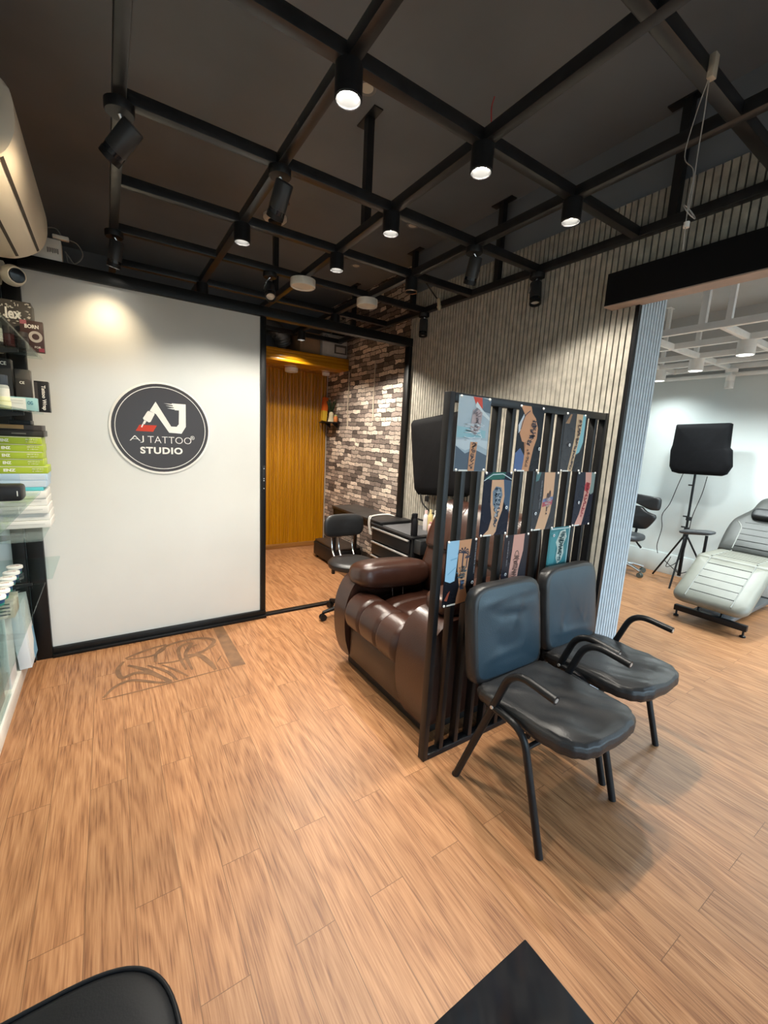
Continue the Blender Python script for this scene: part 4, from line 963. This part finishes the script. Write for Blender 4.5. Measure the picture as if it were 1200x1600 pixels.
slab('seat_pad', rrect(0, .52, -.285, .285, .04, .03), .085, Ms, BEDG, seam_long=((-.165, .02, .50, 0), (.165, .02, .50, 0)), seam_cross=(.10, .18, .26, .34, .42), cross_y=(-.162, .162))
hb = R(50)
Mb = Matrix.Translation((5.09, YC, .555)) @ Matrix.Rotation(-hb, 4, 'Y')
half = curve([(0, .285, 0), (.10, .29, 0), (.25, .29, 0), (.36, .275, 0), (.44, .225, 0), (.52, .165, 0), (.60, .145, 0), (.66, .12, 0), (.70, .06, 0), (.71, 0, 0)], 4)
ol = [(p.x, -p.y) for p in half]+[(p.x, p.y) for p in half[::-1][1:]]
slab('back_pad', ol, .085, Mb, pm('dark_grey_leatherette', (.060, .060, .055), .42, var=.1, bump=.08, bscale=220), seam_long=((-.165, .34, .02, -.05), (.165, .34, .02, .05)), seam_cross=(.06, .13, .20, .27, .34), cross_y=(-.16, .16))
o = MB().puff((0, 0, 0), (.058, .135, .040), (.5, .5), 16, M=Matrix.Identity(4)); bmesh.ops.transform(o.bm, matrix=Mb @ Matrix.Translation((.44, 0, .035)), verts=o.bm.verts[:])
o.build('head_cushion', SEATL, bed, angle=80)
b = MB(); b.box(4.27, 4.315, YC-.265, YC+.265, .055, .105, .004); b.build('foot_bar', BLACK, bed)
for y in (YC-.245, YC+.245): MB().lathe([(0, 0), (.02, 0), (.022, .012), (.008, .02), (.008, .058), (0, .058)], (4.292, y, 0), 14).build('levelling_foot', BLACKP, bed)
MB().box(5.36, 5.405, YC-.265, YC+.265, .055, .105, .004).build('foot_bar', BLACK, bed)
for y in (YC-.245, YC+.245): MB().lathe([(0, 0), (.02, 0), (.022, .012), (.008, .02), (.008, .058), (0, .058)], (5.382, y, 0), 14).build('levelling_foot', BLACKP, bed)
MB().use(pm('base_grey', (.13, .13, .13), .5)).box(4.33, 5.40, YC-.14, YC+.14, .06, .10, .01).build('base_plate', parent=bed)
for y in (YC-.07, YC+.10): MB().cyl((4.33, y, .09), (4.44, y, .315), .012, n=10).build('strut', BLACK, bed)
MB().box(4.70, 5.0, YC-.10, YC+.10, .09, .46, .01).build('pedestal', BLACKP, bed)
t = thing('armrest_stand', 'small black pad on a pole beside the grey treatment bed', 'arm rest stand', (5.16, 1.70, 0))
MB().puff((5.18, 1.80, .655), (.075, .155, .026), (.7, .45), 16, M=Matrix.Rotation(R(-8), 4, 'X')).build('pad', pm('charcoal_pad', (.05, .052, .055), .45), t)
MB().cyl((5.18, 1.71, .02), (5.18, 1.71, .635), .014, n=12).build('pole', BLACKP, t)
MB().cyl((5.18, 1.71, .36), (5.18, 1.71, .45), .022, n=12).build('collar', BLACKP, t)
for k in range(3):
    a = R(20+120*k); MB().tube([(5.18, 1.71, .05), (5.18+.14*math.cos(a), 1.71+.14*math.sin(a), .010)], .010, 8).build('leg', BLACKP, t)

# covered light on tripod in the bright room
PX, PY = 5.36, 1.965
st = thing('studio_light', 'black covered studio light on a tripod before the far white wall', 'studio light', (PX, PY, 0))
panel_poly([(2.232, 1.775), (2.222, 1.785), (1.745, 1.800), (1.728, 1.79), (1.715, 1.55), (1.690, 1.525), (1.665, 1.36), (1.70, 1.275), (1.74, 1.255), (2.13, 1.245), (2.20, 1.26), (2.235, 1.32), (2.250, 1.50), (2.238, 1.56)], PX-.05, PX+.045, st)
pole = lambda z: (PX, PY+.012*(z-.3), z)
MB().tube([pole(.10), pole(.62)], .018, 12).build('pole', BLACK, st)
MB().tube([pole(.60), pole(1.26)], .012, 12).build('pole', BLACK, st)
for z in (.56, .64, .76): MB().cyl((PX, PY, z-.02), (PX, PY, z+.02), .026, n=14).build('collar', BLACKP, st)
for z in (.66, .78, 1.13): MB().tube([(PX, PY+.01, z), (PX-.01, PY+.055, z)], .008, 8).build('knob', BLACKP, st)
for a, l_ in ((R(68), .42), (R(188), .36), (R(-50), .40)):
    f = Vector((PX+l_*math.cos(a)*.82, PY+l_*math.sin(a)*.82, .009))
    MB().tube([(PX+.02*math.cos(a), PY+.02*math.sin(a), .555), f], .010, 8).build('leg', BLACK, st)
    m_ = Vector((PX, PY, .12)); e_ = Vector((PX, PY, .555)).lerp(f, .62); MB().tube([m_, e_], .005, 6).build('brace', BLACK, st)
MB().tube(curve([(PX-.02, PY+.12, 1.25), (PX-.02, PY+.155, 1.10), (PX-.02, PY+.20, .90), (PX-.02, PY+.26, .76), (PX-.01, PY+.245, .60), (PX, PY+.27, .40), (PX, PY+.25, .30)], 6), .004, 6).build('cord', BLACKP, st)
MB().tube(curve([(PX-.02, PY-.11, 1.24), (PX-.02, PY-.09, 1.05), (PX-.02, PY-.04, .80), (PX-.02, PY-.03, .60), (PX-.03, PY-.02, .40), (PX-.04, PY+.03, .25), (PX-.05, PY+.12, .18), (PX-.02, PY+.10, .30)], 6), .004, 6).build('cord', BLACKP, st)

stl = thing('saddle_stool', 'black saddle stool with split backrest and chrome base in the bright room', 'stool', (5.32, 2.53, 0))
def pad(poly, x0, x1, name, lift=0):
    n = len(poly); b = MB(); cy = sum(p[0] for p in poly)/n; cz = sum(p[1] for p in poly)/n
    prof = [(0, x0-.012), (.85, x0), (.97, x0+.012), (1, (x0+x1)/2), (.96, x1), (0, x1)]
    P = [(q.y, q.z) for q in curve([(0, a, c) for a, c in poly]+[(0, *poly[0])], 4)][:-1]; m = len(P)
    def fn(u, v):
        y, z = P[round(u*m) % m]; s_, x = prof[round(v*5)]
        return (x, cy+(y-cy)*s_, cz+(z-cz)*s_)
    return b.grid(fn, m, 5, closed_u=True).build(name, SEATL, stl, angle=70)
pad([(2.265, .95), (2.245, .92), (2.245, .83), (2.27, .80), (2.36, .80), (2.42, .855), (2.53, .86), (2.63, .855), (2.69, .80), (2.78, .80), (2.80, .83), (2.80, .92), (2.78, .95), (2.53, .965)], 5.29, 5.35, 'upper_back_pad')
pad([(2.28, .745), (2.27, .70), (2.34, .585), (2.40, .555), (2.53, .55), (2.66, .555), (2.72, .585), (2.79, .70), (2.78, .745), (2.68, .775), (2.62, .82), (2.53, .825), (2.44, .82), (2.38, .775)], 5.28, 5.34, 'lower_back_pad')
MB().puff((5.22, 2.53, .455), (.17, .185, .048), (.6, .6), 20).build('seat', pm('dark_grey_vinyl', (.04, .043, .047), .42), stl, angle=80)
MB().tube(curve([(5.37, 2.50, .80), (5.385, 2.50, .62), (5.375, 2.50, .48), (5.27, 2.51, .40)], 6), .014, 10).build('back_bracket', BLACKP, stl)
MB().tube([(5.30, 2.47, .42), (5.26, 2.36, .34)], [.008, .012], 8).build('lever', BLACKP, stl)
MB().cyl((5.25, 2.53, .10), (5.25, 2.53, .42), .022, n=14).build('column', BLACKP, stl)
for k in range(5):
    a = R(-106+72*k); dx, dy = math.cos(a), math.sin(a)
    l = MB().tube([(5.25, 2.53, .115), (5.25+dx*.13, 2.53+dy*.13, .105), (5.25+dx*.25, 2.53+dy*.25, .075)], [.022, .018, .016], 10).build('base_leg', CHROME, stl)
    c = Vector((5.25+dx*.25, 2.53+dy*.25, .030)); s = Vector((-dy, dx, 0)); b = MB()
    b.cyl(c-s*.022, c-s*.005, .0295, n=16); b.cyl(c+s*.005, c+s*.022, .0295, n=16); b.cyl(c, c+Vector((0, 0, .05)), .008, n=8); b.build('caster', pm('grey_wheel', (.10, .12, .11), .4), l)

# =================================================================== LEFT WALL: AIR CONDITIONER, CAMERA, SHELVES
ac = thing('air_conditioner', 'cream wall air conditioner with open louvre at the upper left', 'air conditioner', (-.40, 2.4, 2.225))
pr = curve([(-.60, 0, 2.52), (-.30, 0, 2.525), (-.225, 0, 2.51), (-.200, 0, 2.47), (-.196, 0, 2.40), (-.205, 0, 2.345), (-.235, 0, 2.29), (-.30, 0, 2.245), (-.38, 0, 2.225), (-.60, 0, 2.225)], 4)
MB().prism([(p.x, p.z) for p in pr], 'y', 1.96, 2.88, .014, 3).build('body', CREAM, ac, angle=50)
def acsurf(t):
    i = t*(len(pr)-1); k = min(len(pr)-2, int(i)); return pr[k].lerp(pr[k+1], i-k)
def slot(t0, t1, y0, y1, name, mat, off=.0015):
    b = MB()
    def fn(u, v):
        t = t0+(t1-t0)*u; p = acsurf(t); q = acsurf(min(1, t+.01)); d = (q-p).normalized(); nrm = Vector((d.z, 0, -d.x))
        if nrm.x < 0 and p.x > -.3: nrm = -nrm
        if p.x <= -.3: nrm = Vector((0, 0, -1)) if p.z < 2.4 else Vector((0, 0, 1))
        w = p+nrm*off
        return (w.x, y0+(y1-y0)*v, w.z)
    return b.grid(fn, 4, 10).build(name, mat, ac)
slot(.665, .685, 1.975, 2.865, 'louvre_gap', SLOTM)
slot(.800, .822, 2.02, 2.845, 'louvre_gap', SLOTM)
b = MB(); b.use(pm('brown_mark', (.28, .19, .09), .7)).prism([(-.26, 2.46), (-.235, 2.43), (-.24, 2.38), (-.262, 2.34), (-.27, 2.36), (-.252, 2.41)], 'y', 1.9585, 1.9612); b.build('stain', parent=ac)
nv = thing('white_controller', 'white vented control box on top of the black door frame', 'control box', (-.2, 3.18, 2.336))
MB().use(WHITEP).box(-.32, -.158, 3.14, 3.23, 2.3355, 2.446, .004).build('case', parent=nv)
b = MB().use(SLOTM)
for k in range(7): b.box(-.222+k*.0075, -.2185+k*.0075, 3.1385, 3.1405, 2.372+.002*(k % 3), 2.398)
b.build('vent', parent=nv)
b = MB().use(WHITEP).box(-.195, -.122, 3.135, 3.165, 2.452, 2.472, .004)
tag(b.build('power_adapter', origin=(-.16, 3.15, 2.446)), 'slim white plug adapter lying on the white control box', 'adapter')
b = MB(); b.tube(curve([(-.125, 3.15, 2.462), (-.085, 3.15, 2.45), (-.062, 3.15, 2.40), (-.09, 3.15, 2.352), (-.13, 3.16, 2.345), (-.16+.02, 3.17, 2.40)], 7), .003, 6); b.tube(curve([(-.145, 3.16, 2.40), (-.125, 3.16, 2.375), (-.105, 3.16, 2.345), (-.06, 3.16, 2.342)], 6), .003, 6)
b.tube(curve([(-.24, 3.18, 2.45), (-.23, 3.18, 2.50), (-.18, 3.18, 2.515), (-.155, 3.18, 2.48)], 6), .003, 6)
tag(b.build('adapter_cord', pm('grey_wire', (.25, .24, .22), .5)), 'looped thin grey cord beside the white control box', 'cord')
t = thing('security_camera', 'cream dome security camera under the air conditioner', 'security camera', (-.42, 2.95, 2.10))
MB().lathe([(0, -.05), (.055, -.05), (.058, -.03), (.052, .0)], n=28, M=Matrix.Translation((-.405, 2.96, 2.17)) @ Matrix.Rotation(R(90), 4, 'Y')).build('mount', CREAM, t)
Mc = Matrix.Translation((-.352, 2.935, 2.165)) @ Vector((.45, -.88, -.14)).to_track_quat('Z', 'Y').to_matrix().to_4x4()
MB().lathe([(0, -.055), (.030, -.05), (.047, -.025), (.050, .0), (.044, .03), (.038, .045), (.034, .046)], n=28, M=Mc).build('body', CREAM, t)
MB().lathe([(.037, .038), (.030, .050), (.028, .050), (0, .056)], n=24, M=Mc).build('lens', BLACKG, t)
b = MB().use(CREAM).box(-.470, -.440, 3.085, 3.109, 1.80, 2.15, .003); b.box(-.445, -.40, 3.06, 3.109, 2.18, 2.26, .004)
tag(b.build('cable_trunking', origin=(-.44, 3.1, 1.80)), 'short cream cable trunking below the security camera', 'trunking')

su = thing('display_shelves', 'wall shelving of glass shelves over a low white plinth at the left wall', 'shelves', (-.5, 2.4, 0))
for z, y0, y1, x1 in ((1.772, 1.7, 2.92, -.262), (1.490, 1.7, 2.92, -.275), (1.135, 1.5, 2.42, -.262), (.905, 2.44, 3.05, -.275), (.655, 2.655, 3.09, -.272), (.640, 1.5, 2.64, -.300)):
    MB().use(MATS['shelf_glass']).box(-.60, x1, y0, y1, z, z+.009, .001).build('glass_shelf', parent=su, smooth=False)
for y in (2.62, 1.72):
    MB().use(BLACKP).box(-.60, -.585, y-.015, y+.015, .1, 2.0).build('upright', parent=su)
    for z, x1 in ((1.772, -.42), (1.49, -.42), (.905, -.45), (.655, -.45)):
        if y > 2 : MB().use(BLACKP).prism([(-.59, z), (x1+.1, z), (x1+.1, z-.012), (-.59, z-.05)], 'y', y-.006, y+.006).build('bracket', parent=su)
MB().use(WHITEP).box(-.60, -.462, 1.2, 3.12, 0, .085, .003).build('plinth', parent=su)
MB().use(MATS['shelf_glass']).box(-.476, -.470, 1.3, 2.62, .0855, .640, .001).build('glass_front', parent=su, smooth=False)
def pack(name, label, cat, x0, x1, y0, y1, z0, z1, col, group=None, bev=.0015, rough=.4, strips=(), side=None):
    t = thing(name, label, cat, ((x0+x1)/2, (y0+y1)/2, z0), group)
    MB().use(colm(col, rough)).box(x0, x1, y0, y1, z0, z1, bev).build('carton', parent=t)
    for s in strips:
        u0, u1, v0, v1, c_ = s; nm = s[5] if len(s) > 5 else 'printed_panel'
        MB().use(colm(c_, rough)).box(x0+(x1-x0)*u0, x0+(x1-x0)*u1, y0-.0008, y0+.0005, z0+(z1-z0)*v0, z0+(z1-z0)*v1).build(nm, parent=t)
    return t
def face_text(t, s, x0, x1, z0, z1, y, col, rot=False, bold=.0):
    w, h = x1-x0, z1-z0
    if rot: return lettering(s, h, w, Matrix.Translation((x0, y, z1)) @ WALL_Y @ Matrix.Rotation(R(-90), 4, 'Z'), colm(col), t, depth=.0008, bold=bold)
    return lettering(s, w, h, Matrix.Translation((x0, y, z0)) @ WALL_Y, colm(col), t, depth=.0008, bold=bold)
WH = (.80, .78, .72)
Y_ = 2.70
# top shelf
z = 1.7815
t = pack('patterned_box', 'box with a black and white speckled print at the top of the shelves', 'box', -.50, -.278, 2.78, 2.90, z, z+.235, (.05, .045, .04))
rr = random.Random(5); b = MB().use(colm((.55, .52, .46)))
for k in range(70):
    cx_, cz_ = rr.uniform(-.495, -.283), z+rr.uniform(.125, .23); w_ = rr.uniform(.002, .008); h_ = rr.uniform(.002, .007)
    b.prism([(cx_-w_, cz_), (cx_, cz_+h_), (cx_+w_, cz_+.3*h_), (cx_+.2*w_, cz_-h_)], 'y', 2.7792, 2.7805)
b.build('speckle', parent=t)
face_text(t, 'lex', -.375, -.315, z+.150, z+.200, 2.7787, WH, bold=.03)
t = pack('dark_box', 'dark maroon box with a round metallic picture standing at the top shelf end', 'box', -.318, -.232, 2.71, 2.745, z, z+.142, (.055, .030, .028), strips=((.02, .30, .86, .99, (.30, .10, .12)), (.75, .99, .02, .14, (.22, .04, .06))))
face_text(t, 'BORN', -.300, -.248, z+.106, z+.124, 2.7092, WH, bold=.03)
b = ring(.014, .026, 2.7088, 2.7102, c=(-.262, z+.070), n=28); b.use(colm((.42, .38, .35))); b.build('round_picture', colm((.42, .38, .35)), t)
face_text(t, 'FOR', -.268, -.245, z+.018, z+.027, 2.7092, WH)
def jar(name, label, x, y, z, r, h, col, lid, lidh=.3, labelcol=None, cat='jar', group=None):
    t = thing(name, label, cat, (x, y, z), group)
    MB().lathe([(0, 0), (r*.95, 0), (r, r*.1), (r, h*(1-lidh)*.93), (r*.8, h*(1-lidh)), (0, h*(1-lidh))], n=22).build('body', colm(col, .25), t, world=False)
    MB().lathe([(0, h*(1-lidh)-.001), (r*.92, h*(1-lidh)-.001), (r*.92, h-.002), (r*.88, h), (0, h)], n=22).build('lid', colm(lid), t, world=False)
    if labelcol: MB().lathe([(r+.0006, h*.12), (r+.0006, h*(1-lidh)*.85)], n=22).build('sticker', colm(labelcol), t, world=False)
jar('black_jar', 'black lidded jar right of the maroon liquid bottle on the top shelf', -.305, 2.64, z, .024, .072, (.035, .03, .03), (.03, .026, .026), .30)
jar('tonic_bottle', 'dark bottle with red liquid between the jar and the white labelled bottle', -.350, 2.62, z, .022, .085, (.05, .012, .012), (.03, .025, .025), .35, cat='bottle')
jar('labelled_bottle', 'dark bottle with a white label at the left end of the top shelf', -.392, 2.60, z, .025, .100, (.03, .027, .025), (.025, .022, .02), .18, (.62, .60, .55), cat='bottle')
# second shelf
z = 1.4995
t = pack('tattoo_wrap_box', 'slim black box reading Tattoo Wrap at the end of the second shelf', 'box', -.288, -.232, 2.74, 2.80, z, z+.150, (.018, .018, .020), strips=((.0, .24, .05, .95, (.05, .045, .045)),))
face_text(t, 'Tattoo Wrap', -.264, -.244, z+.010, z+.130, 2.7392, WH, rot=True, bold=.03)
t = pack('teal_carton', 'small pale teal carton with a white printed side on the second shelf', 'box', -.372, -.268, 2.60, 2.66, z, z+.060, (.30, .52, .55), strips=((.03, .62, .08, .92, (.72, .76, .74)), (.03, .10, .08, .92, (.20, .42, .45))))
face_text(t, 'OG', -.302, -.282, z+.028, z+.044, 2.5988, (.05, .18, .25), bold=.02)
for k in range(2): face_text(t, 'lllllllllll', -.360, -.318, z+.030+.012*k, z+.034+.012*k, 2.5986, (.45, .48, .46))
jar('balm_jar', 'yellow green jar in front of the clear spray bottle on the second shelf', -.372, 2.50, z, .026, .052, (.55, .58, .30), (.62, .66, .44), .30, (.66, .70, .46))
t = jar('clear_bottle', 'clear spray bottle with a white label on the second shelf', -.385, 2.585, z, .025, .150, (.40, .42, .40), (.05, .06, .08), .28, (.70, .70, .66), cat='bottle')
t = pack('ce_box', 'dark carton marked CE behind the teal carton', 'box', -.352, -.296, 2.70, 2.735, z, z+.150, (.040, .036, .034))
face_text(t, 'CE', -.336, -.318, z+.126, z+.138, 2.6992, WH, bold=.02)
t = pack('dark_carton', 'dark carton marked CE standing under the top shelf at the left', 'box', -.47, -.362, 2.70, 2.76, z, z+.235, (.030, .028, .027))
face_text(t, 'CE', -.400, -.378, z+.206, z+.222, 2.6992, WH, bold=.02)
pack('grey_carton', 'brownish grey carton behind the clear spray bottle', 'box', -.36, -.302, 2.77, 2.82, z, z+.200, (.10, .09, .08), strips=((.2, .8, .35, .6, (.35, .32, .28)),))
# third block: stack standing on the fourth shelf
z = .9145
for k, (x0, x1, dy) in enumerate(((-.466, -.266, 0), (-.470, -.268, .012), (-.470, -.270, -.004), (-.462, -.274, .01), (-.46, -.276, .004))):
    t = pack('white_carton', ('lowest', 'second lowest', 'middle', 'second highest', 'topmost')[k]+' of five white cartons stacked on the lower left shelf', 'box', x0, x1, 2.72+dy, 2.93+dy, z, z+.0365, (.68, .67, .63), 'white cartons in the stack', strips=((.03, .10, .2, .85, (.70, .66, .72)),))
    face_text(t, 'llllllllllllllllllllll', x0+.030, x1-.025, z+.018, z+.0225, 2.7190+dy, (.45, .44, .42)); z += .038
t = pack('teal_slim_box', 'flat bright teal box between the white cartons and the dotted boxes', 'box', -.452, -.285, 2.735, 2.92, z, z+.018, (.10, .46, .50)); z += .0185
for k in range(2):
    t = pack('dotted_box', ('lower', 'upper')[k]+' of two pale blue dotted cartons under the green boxes', 'box', -.470, -.270+.004*k, 2.735, 2.92, z, z+.034, (.42, .55, .68), 'pale blue dotted cartons')
    b = MB().use(colm((.75, .76, .74)))
    for i in range(20):
        for j in range(5): b.box(-.372+i*.005, -.372+i*.005+.0028, 2.7342, 2.7352, z+.004+j*.006, z+.0075+j*.006)
    b.build('dot_print', parent=t); z += .0345
for k in range(5):
    dx = (.006, -.008, -.009, -.006, -.009)[k]
    t = pack('green_box', ('lowest', 'second', 'middle', 'fourth', 'topmost')[k]+' of five lime green boxes stacked on the shelf, counted from below', 'box', -.50, -.268+dx, 2.735+.004*(k % 2), 2.90, z, z+.036, (.36, .46, .045), 'lime green boxes in the stack', strips=((0, 1, .90, .985, (.70, .70, .55)),))
    yy = 2.7340+.004*(k % 2)
    face_text(t, 'ENZ', -.432, -.392+dx, z+.010, z+.024, yy, (.82, .82, .70), bold=.05)
    face_text(t, 'ABCOF 8 C1', -.330+dx, -.284+dx, z+.020, z+.027, yy, (.75, .75, .60)); face_text(t, 'B xBlrpr', -.328+dx, -.286+dx, z+.008, z+.014, yy, (.75, .75, .60)); z += .0365
pack('black_book', 'black slim box lying on the lime green stack', 'box', -.48, -.268, 2.75, 2.92, z, z+.030, (.035, .030, .026), strips=((.42, .68, .42, .58, (.22, .19, .16)),)); z += .0305
pack('tan_book', 'dark slim box with a tan strip on top of the whole stack', 'box', -.48, -.274, 2.76, 2.92, z, z+.027, (.05, .042, .038), strips=((.15, .66, .25, .95, (.36, .22, .10)),)); z += .0275
pack('black_topper', 'small black box topping the tall stack', 'box', -.40, -.318, 2.775, 2.90, z, z+.022, (.02, .02, .02))
t = pack('black_carton', 'black carton with rounded top at the edge of the nearer glass shelf', 'box', -.42, -.285, 2.10, 2.20, 1.1445, 1.205, (.020, .019, .020), bev=.012)
face_text(t, 'I', -.30, -.297, 1.165, 1.185, 2.0992, WH)
# tubs on the low glass shelf
for k, (px, py) in enumerate(((24, 884), (19, 893), (13, 902), (8, 911), (2, 921), (-5, 931))):
    p = at(px, py, 2, .692); x = p.x-.004; yv = p.y
    t = thing('round_tub', ('sixth, furthest', 'fifth', 'fourth', 'third', 'second', 'nearest')[k]+' of six white lidded round tubs in a row on the low glass shelf', 'tub', (x, yv, .6495), 'white lidded tubs in a row')
    MB().lathe([(0, 0), (.026, 0), (.031, .030), (0, .030)], n=24).build('cup', colm((.03, .07, .16)), t, world=False)
    MB().lathe([(.0265, .001), (.0285, .011)], n=24).build('green_band', colm((.03, .22, .16)), t, world=False)
    MB().lathe([(0, .029), (.034, .029), (.0345, .033), (.034, .041), (.031, .043), (0, .043)], n=28).build('lid', colm((.82, .80, .76)), t, world=False)
    lettering('TAPES', .036, .008, Matrix.Translation((x-.018, yv-.004, .6927)), colm((.35, .12, .10)), t, depth=.0006)
# low cabinet goods
t = pack('grey_blue_carton', 'large grey blue printed carton inside the low glass cabinet', 'box', -.585, -.485, 2.42, 2.56, .0955, .50, (.46, .52, .56), strips=((.2, .95, .55, .9, (.58, .57, .53)),))
for k in range(6): face_text(t, 'lllllllllllllll', -.56, -.495, .15+.05*k, .154+.05*k, 2.4190, (.18, .20, .22))
t = pack('navy_bottle', 'navy bottle inside the low glass cabinet', 'bottle', -.56, -.50, 2.30, 2.36, .0955, .26, (.05, .05, .12), bev=.02)
t = thing('leaning_carton', 'white and blue carton leaning by the black frame at the wall foot', 'box', (-.45, 2.95, .09))
M = Matrix.Translation((-.470, 2.86, .087)) @ Matrix.Rotation(R(-4), 4, 'Y')
b = MB().use(colm((.66, .70, .72))).box(0, .055, 0, .22, 0, .38, .003, M=M); b.build('carton', parent=t)
b = MB().use(colm((.22, .42, .58))).box(-.0008, .0558, .12, .2208, .002, .17, M=M); b.build('blue_panel', parent=t)
b = MB().use(colm((.78, .78, .76))).prism([(.03, .10), (.06, .02), (.17, .10), (.17, .30), (.14, .36), (.05, .28)], 'x', .0549, .0562); bmesh.ops.transform(b.bm, matrix=M, verts=b.bm.verts[:]); b.build('white_panel', parent=t)
t = thing('vented_box', 'cream vented box above the leaning carton by the black frame', 'box', (-.47, 2.72, .47))
b = MB().use(colm((.72, .60, .46))).box(-.56, -.435, 2.665, 2.80, .4705, .565, .003); b.build('box', parent=t)
b = MB().use(SLOTM)
for k in range(4): b.box(-.540+.02*k, -.45, 2.664, 2.6655, .488+.018*k, .494+.018*k)
b.build('vent', parent=t)
t = pack('storage_carton', 'plain white carton under the vented box', 'box', -.585, -.475, 2.665, 2.82, .0855, .470, (.68, .69, .68))

# =================================================================== FOREGROUND
tt = thing('coffee_table', 'black gloss low table whose corner enters at the bottom edge', 'table', (.30, .1, 0))
MB().box(.10, .672, -.75, .403, .435, .450, .003).build('tabletop', BLACKG, tt)
for x in (.14, .62):
    for y in (-.70, .353): MB().box(x-.02, x+.02, y-.02, y+.02, 0, .4355, .003).build('leg', BLACK, tt)
sw = thing('swivel_chair', 'black leather swivel seat cut by the lower left picture corner', 'chair', (-.165, .56, 0))
def so(u, v):
    a = 2*PI*u; e_ = .60
    x = .225*math.copysign(abs(math.cos(a))**e_, math.cos(a)); y = .225*math.copysign(abs(math.sin(a))**e_, math.sin(a))
    s_, z = [(0, .462), (.4, .463), (.75, .463), (.90, .459), (.955, .452), (.968, .449), (.985, .450), (1, .440), (.995, .41), (.96, .395), (0, .395)][round(v*10)]
    return (x*s_, y*s_, z)
MB().grid(so, 72, 10, closed_u=True).build('seat', pm('black_calf', (.007, .008, .010), .5, var=.15, scale=6, bump=.05, bscale=250, spec=.2), sw, world=False, angle=80)
MB().tube([(.219*math.copysign(abs(math.cos(2*PI*k/72))**.6, math.cos(2*PI*k/72)), .219*math.copysign(abs(math.sin(2*PI*k/72))**.6, math.sin(2*PI*k/72)), .4515) for k in range(73)], .0042, 8).build('piping', pm('black_calf', (.011, .012, .014)), sw, world=False, angle=80)
MB().lathe([(0, .396), (.09, .396), (.09, .38), (.026, .37), (.026, .12), (.04, .11), (.04, .07), (0, .07)], n=20).build('column', BLACKP, sw, world=False)
for k in range(5):
    a = R(200+72*k); dx, dy = math.cos(a), math.sin(a)
    l = MB().tube([(0, 0, .09), (dx*.12, dy*.12, .085), (dx*.24, dy*.24, .066)], [.022, .018, .013], 10).build('base_leg', BLACKP, sw, world=False)
    b = MB(); c = Vector((dx*.24, dy*.24, .0265)); s = Vector((-dy, dx, 0)); b.cyl(c-s*.02, c-s*.004, .0262, n=16); b.cyl(c+s*.004, c+s*.02, .0262, n=16); b.cyl(c, c+Vector((0, 0, .045)), .008, n=8)
    b.build('caster', BLACKP, l, world=False)

# =================================================================== DAYLIGHT, CAMERA, VIEW
W = bpy.data.worlds.new('sky'); SC.world = W; W.use_nodes = True
N, L = W.node_tree.nodes, W.node_tree.links; bg = N['Background']
tc = N.new('ShaderNodeTexCoord'); sp = N.new('ShaderNodeSeparateXYZ'); rp = N.new('ShaderNodeValToRGB')
mr = N.new('ShaderNodeMapRange'); mr.inputs['From Min'].default_value = -1; mr.inputs['From Max'].default_value = 1
L.new(tc.outputs['Generated'], sp.inputs[0]); L.new(sp.outputs['Z'], mr.inputs['Value']); L.new(mr.outputs[0], rp.inputs['Fac'])
e = rp.color_ramp.elements; e[0].position = .46; e[0].color = (.13, .13, .13, 1); e[1].position = .56; e[1].color = (.72, .86, 1, 1)
k = e.new(1.0); k.color = (.35, .55, .95, 1)
L.new(rp.outputs[0], bg.inputs['Color']); bg.inputs['Strength'].default_value = 6.6
pl = bpy.data.lights.new('window_portal', 'AREA'); pl.shape = 'RECTANGLE'; pl.size = 6.3; pl.size_y = 2.68; pl.cycles.is_portal = True
o = bpy.data.objects.new('window_portal', pl); C.objects.link(o); o.location = (2.55, YW-.06, 1.46); o.rotation_euler = (R(90), 0, 0)

cam = bpy.data.cameras.new('camera'); co = bpy.data.objects.new('camera', cam); C.objects.link(co)
cam.sensor_fit = 'VERTICAL'; cam.sensor_height = 24; cam.sensor_width = 18; cam.lens = FPX/1600*24; cam.clip_start = .02
M = Matrix((CR, -CD, -CF)).transposed().to_4x4(); M.translation = (0, 0, CAMZ); co.matrix_world = M
SC.camera = co
SC.view_settings.view_transform = 'Standard'; SC.view_settings.look = 'None'; SC.view_settings.gamma = 1; SC.view_settings.use_curve_mapping = False
SC.view_settings.exposure = 0.0
SC.cycles.use_denoising = True; SC.cycles.max_bounces = 8; SC.cycles.sample_clamp_indirect = 6; SC.cycles.caustics_reflective = False; SC.cycles.caustics_refractive = False
SC.cycles.transparent_max_bounces = 12
